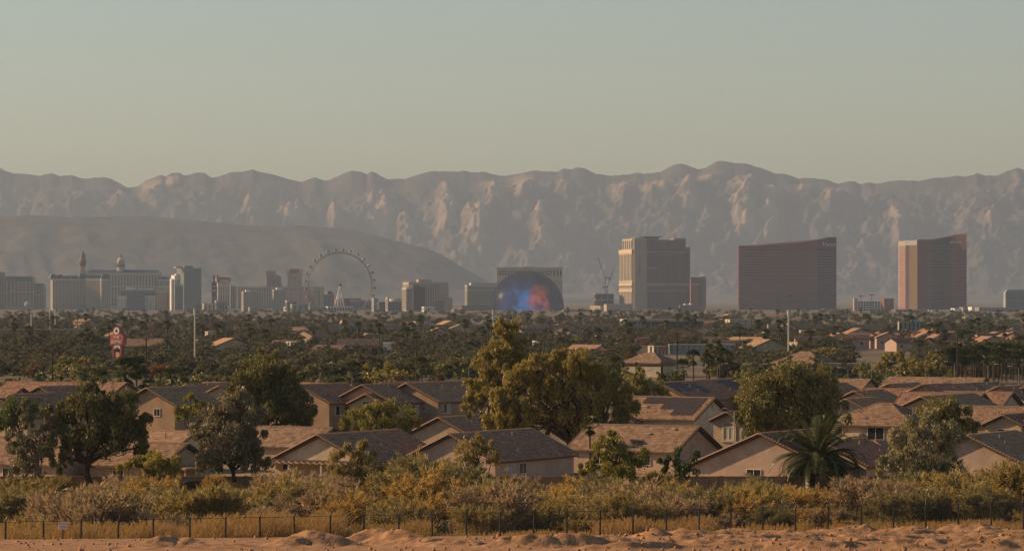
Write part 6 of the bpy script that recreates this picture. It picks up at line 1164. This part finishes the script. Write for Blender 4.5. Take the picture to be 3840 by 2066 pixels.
for i, (px, py0, d) in enumerate(((3180, 1385, 800), (3226, 1360, 820), (3269, 1355, 830), (3323, 1378, 800), (3376, 1362, 820), (3470, 1366, 830), (3580, 1362, 840), (3704, 1372, 820), (3820, 1380, 800), (1320, 1405, 760), (1475, 1412, 700), (1758, 1375, 760), (296, 1405, 720), (2425, 1392, 760), (2570, 1395, 760), (2690, 1370, 800))):
    o, h = pole('slim grey street lamp with curved arm beyond the rooftops', px, py0, d, 0.07, 'lampgrey', 'street_lamp', base=zgf(0, d), group='street lamps beyond the rooftops', cat='street lamp'); sgn = 1 if i % 2 else -1
    m = MB(); pv_ = Vector((0, 0, h))
    for k in range(1, 5): q = Vector((sgn*0.55*k, 0, h+0.5*math.sin(k/4*1.6))); m.tube(pv_, q, 0.05, 0.05, 5, cap=False); pv_ = q
    m.build('arm', M['lampgrey'], o); MB().box(-0.45, 0.45, -0.16, 0.16, -0.1, 0.08).build('lamp_head', M['frame'], o, pv_)
o, h = pole('grey street lamp pole in front of the arched window bay', 2754, 1545, 440, 0.09, 'lampgrey', 'street_lamp', base=zgf(0, 440), cat='street lamp'); MB().tube((0, 0, h), (-1.1, 0, h+0.5), 0.05, 0.05, 6).build('arm', M['lampgrey'], o); MB().box(-1.6, -1.0, -0.15, 0.15, h+0.42, h+0.58).build('lamp_head', M['lampgrey'], o)
# timber frame behind the rooftops
M['timber'] = mat('weathered timber', (0.20, 0.12, 0.06), 0.9, 0.2, 2); d = 600; tf = empty('timber_frame', (X(2437, d), d, zgf(0, d)), 0, 'brown timber posts carrying one long beam behind the solar-panel houses', 'frame'); b0 = zgf(0, d)
for p, top in ((2387, 1358), (2482, 1356)): MB().box(-0.2, 0.2, -0.2, 0.2, -0.5, Z(top, d)-b0).build('post', M['ppole'], tf, (X(p, d)-X(2437, d), 0, 0))
MB().box(X(2340, d)-X(2437, d), X(2530, d)-X(2437, d), -0.36, -0.2, Z(1373, d)-b0, Z(1365, d)-b0).build('beam', M['timber'], tf)
# ------------------------------------------------------------ freeway wall, flat roofs and small houses among the trees
M['fw'] = mat('freeway wall', (0.24, 0.195, 0.165), 0.9, 0.12, 0.1)
for lab, p0, p1, y0, d in (('long freeway wall across the middle of the wooded flats', 1235, 1930, 1217, 2300), ('long freeway wall left of the tallest hotel', 1990, 2420, 1218, 2320), ('long freeway wall in the right of the wooded flats', 2880, 3860, 1216, 2350), ('long freeway bridge deck in the left of the wooded flats', -40, 360, 1234, 2000)):
    o = MB().box(X(p0, d), X(p1, d), -2, 8, 0, Z(y0, d)).build('freeway_wall', M['fw'], None, (0, d, 0)); tag(o, lab, 'wall', kind='thing')
r = T('warehouse', 'long pale flat-roofed warehouse with pillars in front of the tallest hotel', 2500, 2336, 2342, 2640, 1196, th=8, dp=20); r.mass('tan', 'gdark', 6, 1, 0.92, zones=((0.1, 0.8),), depth=0.8)
r = T('warehouse', 'pale low warehouse with sunlit end below the gap of the bronze hotel', 2400, 2734, 2738, 2830, 1197, th=12, dp=14); r.mass('tan', 'gdark', 4, 1, 0.1)
r = T('shop', 'pale blue and white awning shop in the right of the wooded flats', 2050, None, 3372, 3450, 1206, th=0, dp=8); r.mass('grey', 'gblue', 5, 0, 0.4); r.block('awning', 'bb_te', 3418, 3446, 1200, 1206.5, -1.2, 4)
r = T('apartment_block', 'long pale two-storey apartment block behind the timber frame', 1480, None, 2510, 2760, 1291, th=0, dp=10); r.mass('grey', 'gdark', 12, 0, 0.25, zones=((0.35, 0.5), (0.68, 0.82)))
r = T('motel', 'pinkish motel block with orange panel left of the pale apartment block', 1470, 2448, 2453, 2508, 1297, th=16, dp=9); r.mass('tan', 'gdark', 4, 1, 0.3); r.block('orange_panel', 'bb_or', 2470, 2496, 1302, 1318, -0.3, 0.2)
r = T('shed', 'bright cream shed front in the middle of the wooded flats', 1520, None, 1430, 1481, 1284, th=0, dp=8); r.mass('white', 'gdark', 0, 0)
hr_ = random.Random(31)
def small_house(px, d, lab, grp, wall, tile, w=12.0, zw=3.2, rot=None):
    x = X(px, d); r = empty('house', (x, d, zgf(x, d)), hr_.uniform(-0.7, 0.5) if rot is None else rot, lab, 'house', grp); D = w*0.7; ax = hr_.choice('xy')
    add_walls(r, -w/2, w/2, -D/2, D/2, zw, 0.4, ax, wall); add_roof(r, -w/2, w/2, -D/2, D/2, zw, 0.4, ax, tile, 0.5, False, False)
    wm = MB().box(-0.7, 0.7, -0.06, 0.02, -0.6, 0.6).me('window', M['pane'])
    for u in (-w*0.28, w*0.22): obj('window', wm, r, (u, -D/2, zw*0.55))
for i in range(46):
    small_house(3120+hr_.uniform(0, 1)*760, hr_.uniform(1560, 1850), 'pink-walled orange-roofed house in the estate behind the right billboards', 'orange-roofed estate houses', hr_.choice(['st_pink', 'pink']), 'tile4', hr_.uniform(11, 16), hr_.uniform(3.2, 6.0))
for i in range(42):
    py = hr_.uniform(1195, 1345); d = 25*F/(py-HZ); small_house(hr_.uniform(0, 3100), d, 'small low house half hidden by trees in the wooded flats', 'low houses in the flats', hr_.choice(['st_brown', 'st_tan', 'st_pink']), hr_.choice(['tile2', 'tile3', 'tile']), hr_.uniform(12, 22), hr_.uniform(3, 5.5))
for i in range(15):
    py = hr_.uniform(1190, 1330); d = 25*F/(py-HZ); px = hr_.uniform(0, 3800); wd = hr_.uniform(18, 60); r = T('shop', 'flat-roofed white commercial shed among the trees of the flats', d, px-4, px, px+wd, HZ+(25-hr_.uniform(4, 6.5))*F/d, th=14, dp=12); r.mass(hr_.choice(['cream', 'tan', 'grey']), 'gdark', 3, 1, 0.2, depth=0.3); r.root['group'] = 'white sheds in the flats'
# ------------------------------------------------------------ parked cars
M['carw'] = mat('white car paint', (0.66, 0.64, 0.60), 0.3, 0.03, 1, 0.5); M['cark'] = mat('black car paint', (0.012, 0.012, 0.014), 0.2, 0.03, 1, 0.6); M['cars'] = mat('silver car paint', (0.32, 0.31, 0.30), 0.3, 0.03, 1, 0.6); M['tyre'] = mat('tyre', (0.02, 0.02, 0.02), 0.9, 0)
pf = [(-2.2, 0.35), (-2.2, 0.8), (-1.9, 0.95), (-1.2, 1.0), (-0.7, 1.45), (0.9, 1.48), (1.6, 1.0), (2.15, 0.9), (2.25, 0.4)]
def prof(p, w): 
    m = MB(); n = len(p); m.poly([(x, -w, z) for x, z in p]+[(x, w, z) for x, z in p], [tuple(range(n)), tuple(range(2*n-1, n-1, -1))]+[((i+1) % n, i, n+i, n+(i+1) % n) for i in range(n)]); return m
CB = {k: prof(pf, 0.88).me('body', M[k]) for k in ('carw', 'cark', 'cars')}; CG = prof([(-1.1, 1.02), (-0.68, 1.4), (0.85, 1.42), (1.4, 1.02)], 0.895).me('windows', M['pane']); CW = MB().tube((0, -0.11, 0), (0, 0.11, 0), 0.33, 0.33, 12).me('wheel', M['tyre'])
def car(px, d, k, lab, grp=None, rz=0.0):
    x = X(px, d); r = empty('parked_car', (x, d, zgf(x, d)), rz, lab, 'car', grp); obj('body', CB[k], r); obj('windows', CG, r)
    for wx in (-1.4, 1.4):
        for wy in (-0.82, 0.82): obj('wheel', CW, r, (wx, wy, 0.33))
car(722, 399, 'cark', 'black car parked below the vented gable behind the brush', None, 0.2)
for i in range(24): car(hr_.choice([hr_.uniform(640, 1010), hr_.uniform(1480, 1760), hr_.uniform(20, 120)]), hr_.uniform(1180, 1330), hr_.choice(['carw', 'carw', 'cars']), 'pale car in the row parked among the trees', 'cars parked in the flats', hr_.uniform(-0.4, 0.4))

# things that stand in countable rows are told apart by their order in the row
ORD = 'first second third fourth fifth sixth seventh eighth ninth tenth eleventh twelfth thirteenth fourteenth fifteenth sixteenth seventeenth eighteenth nineteenth twentieth twenty-first twenty-second twenty-third twenty-fourth twenty-fifth twenty-sixth twenty-seventh twenty-eighth twenty-ninth thirtieth'.split()
LMK = [(60, 'the far left hotel'), (210, 'the mansard-roofed hotel'), (450, 'the domed hotel'), (720, 'the teal glass tower'), (880, 'the red-roofed hotel'), (1100, 'the green glass towers'), (1275, 'the ferris wheel'), (1560, 'the dark brown tower'), (1780, 'the green-striped hotel'), (1976, 'the great sphere'), (2260, 'the cranes'), (2450, 'the tallest hotel'), (2610, 'the brick red hotel'), (2860, 'the broad bronze hotel'), (3060, 'the broad bronze hotel tip'), (3250, 'the open garage'), (3530, 'the narrow bronze hotel'), (3760, 'the right edge tower')]
ORD2 = 'first second third fourth fifth sixth seventh eighth ninth'.split()
def px_of(o): return 1920+o.location.x/o.location.y*F
def groups_now():
    g = {}
    for o in sc.objects:
        if o.parent is None and o.get('group'): g.setdefault((o['group'], o['label']), []).append(o)
    return g
for (g, lab), os_ in groups_now().items():
    if len(os_) <= 30: continue
    for o in os_:
        p, d = px_of(o), o.location.y
        if o.name.startswith('shrub'):
            i = min(range(1, len(PX)-1), key=lambda i: abs(PX[i]-p)); t_ = d-float(yf(o.location.x))
            o['label'] = lab.split(' in the')[0]+(' low by the fence' if t_ < 32 else (' midway up the brush' if d < 362 else ' high up the brush'))+' above fence post '+['one','two','three','four','five','six','seven','eight','nine','ten','eleven','twelve','thirteen','fourteen','fifteen','sixteen','seventeen','eighteen','nineteen','twenty','twenty-one','twenty-two','twenty-three','twenty-four','twenty-five','twenty-six','twenty-seven','twenty-eight','twenty-nine','thirty','thirty-one'][i-1]
        else:
            l_ = min(LMK, key=lambda q: abs(q[0]-p))[1]; base = lab.split(' in the')[0].split(' among the')[0].split(' half hidden')[0]
            o['label'] = base+(' near the rooftops' if d < 1150 else (' in the near flats' if d < 1500 else (' in the middle flats' if d < 2300 else ' in the far flats')))+' below '+l_
for (g, lab), os_ in groups_now().items():
    if 1 < len(os_) <= 30:
        os_.sort(key=px_of)
        for i, o in enumerate(os_): o['label'] = lab+', '+ORD[i]+' from left'
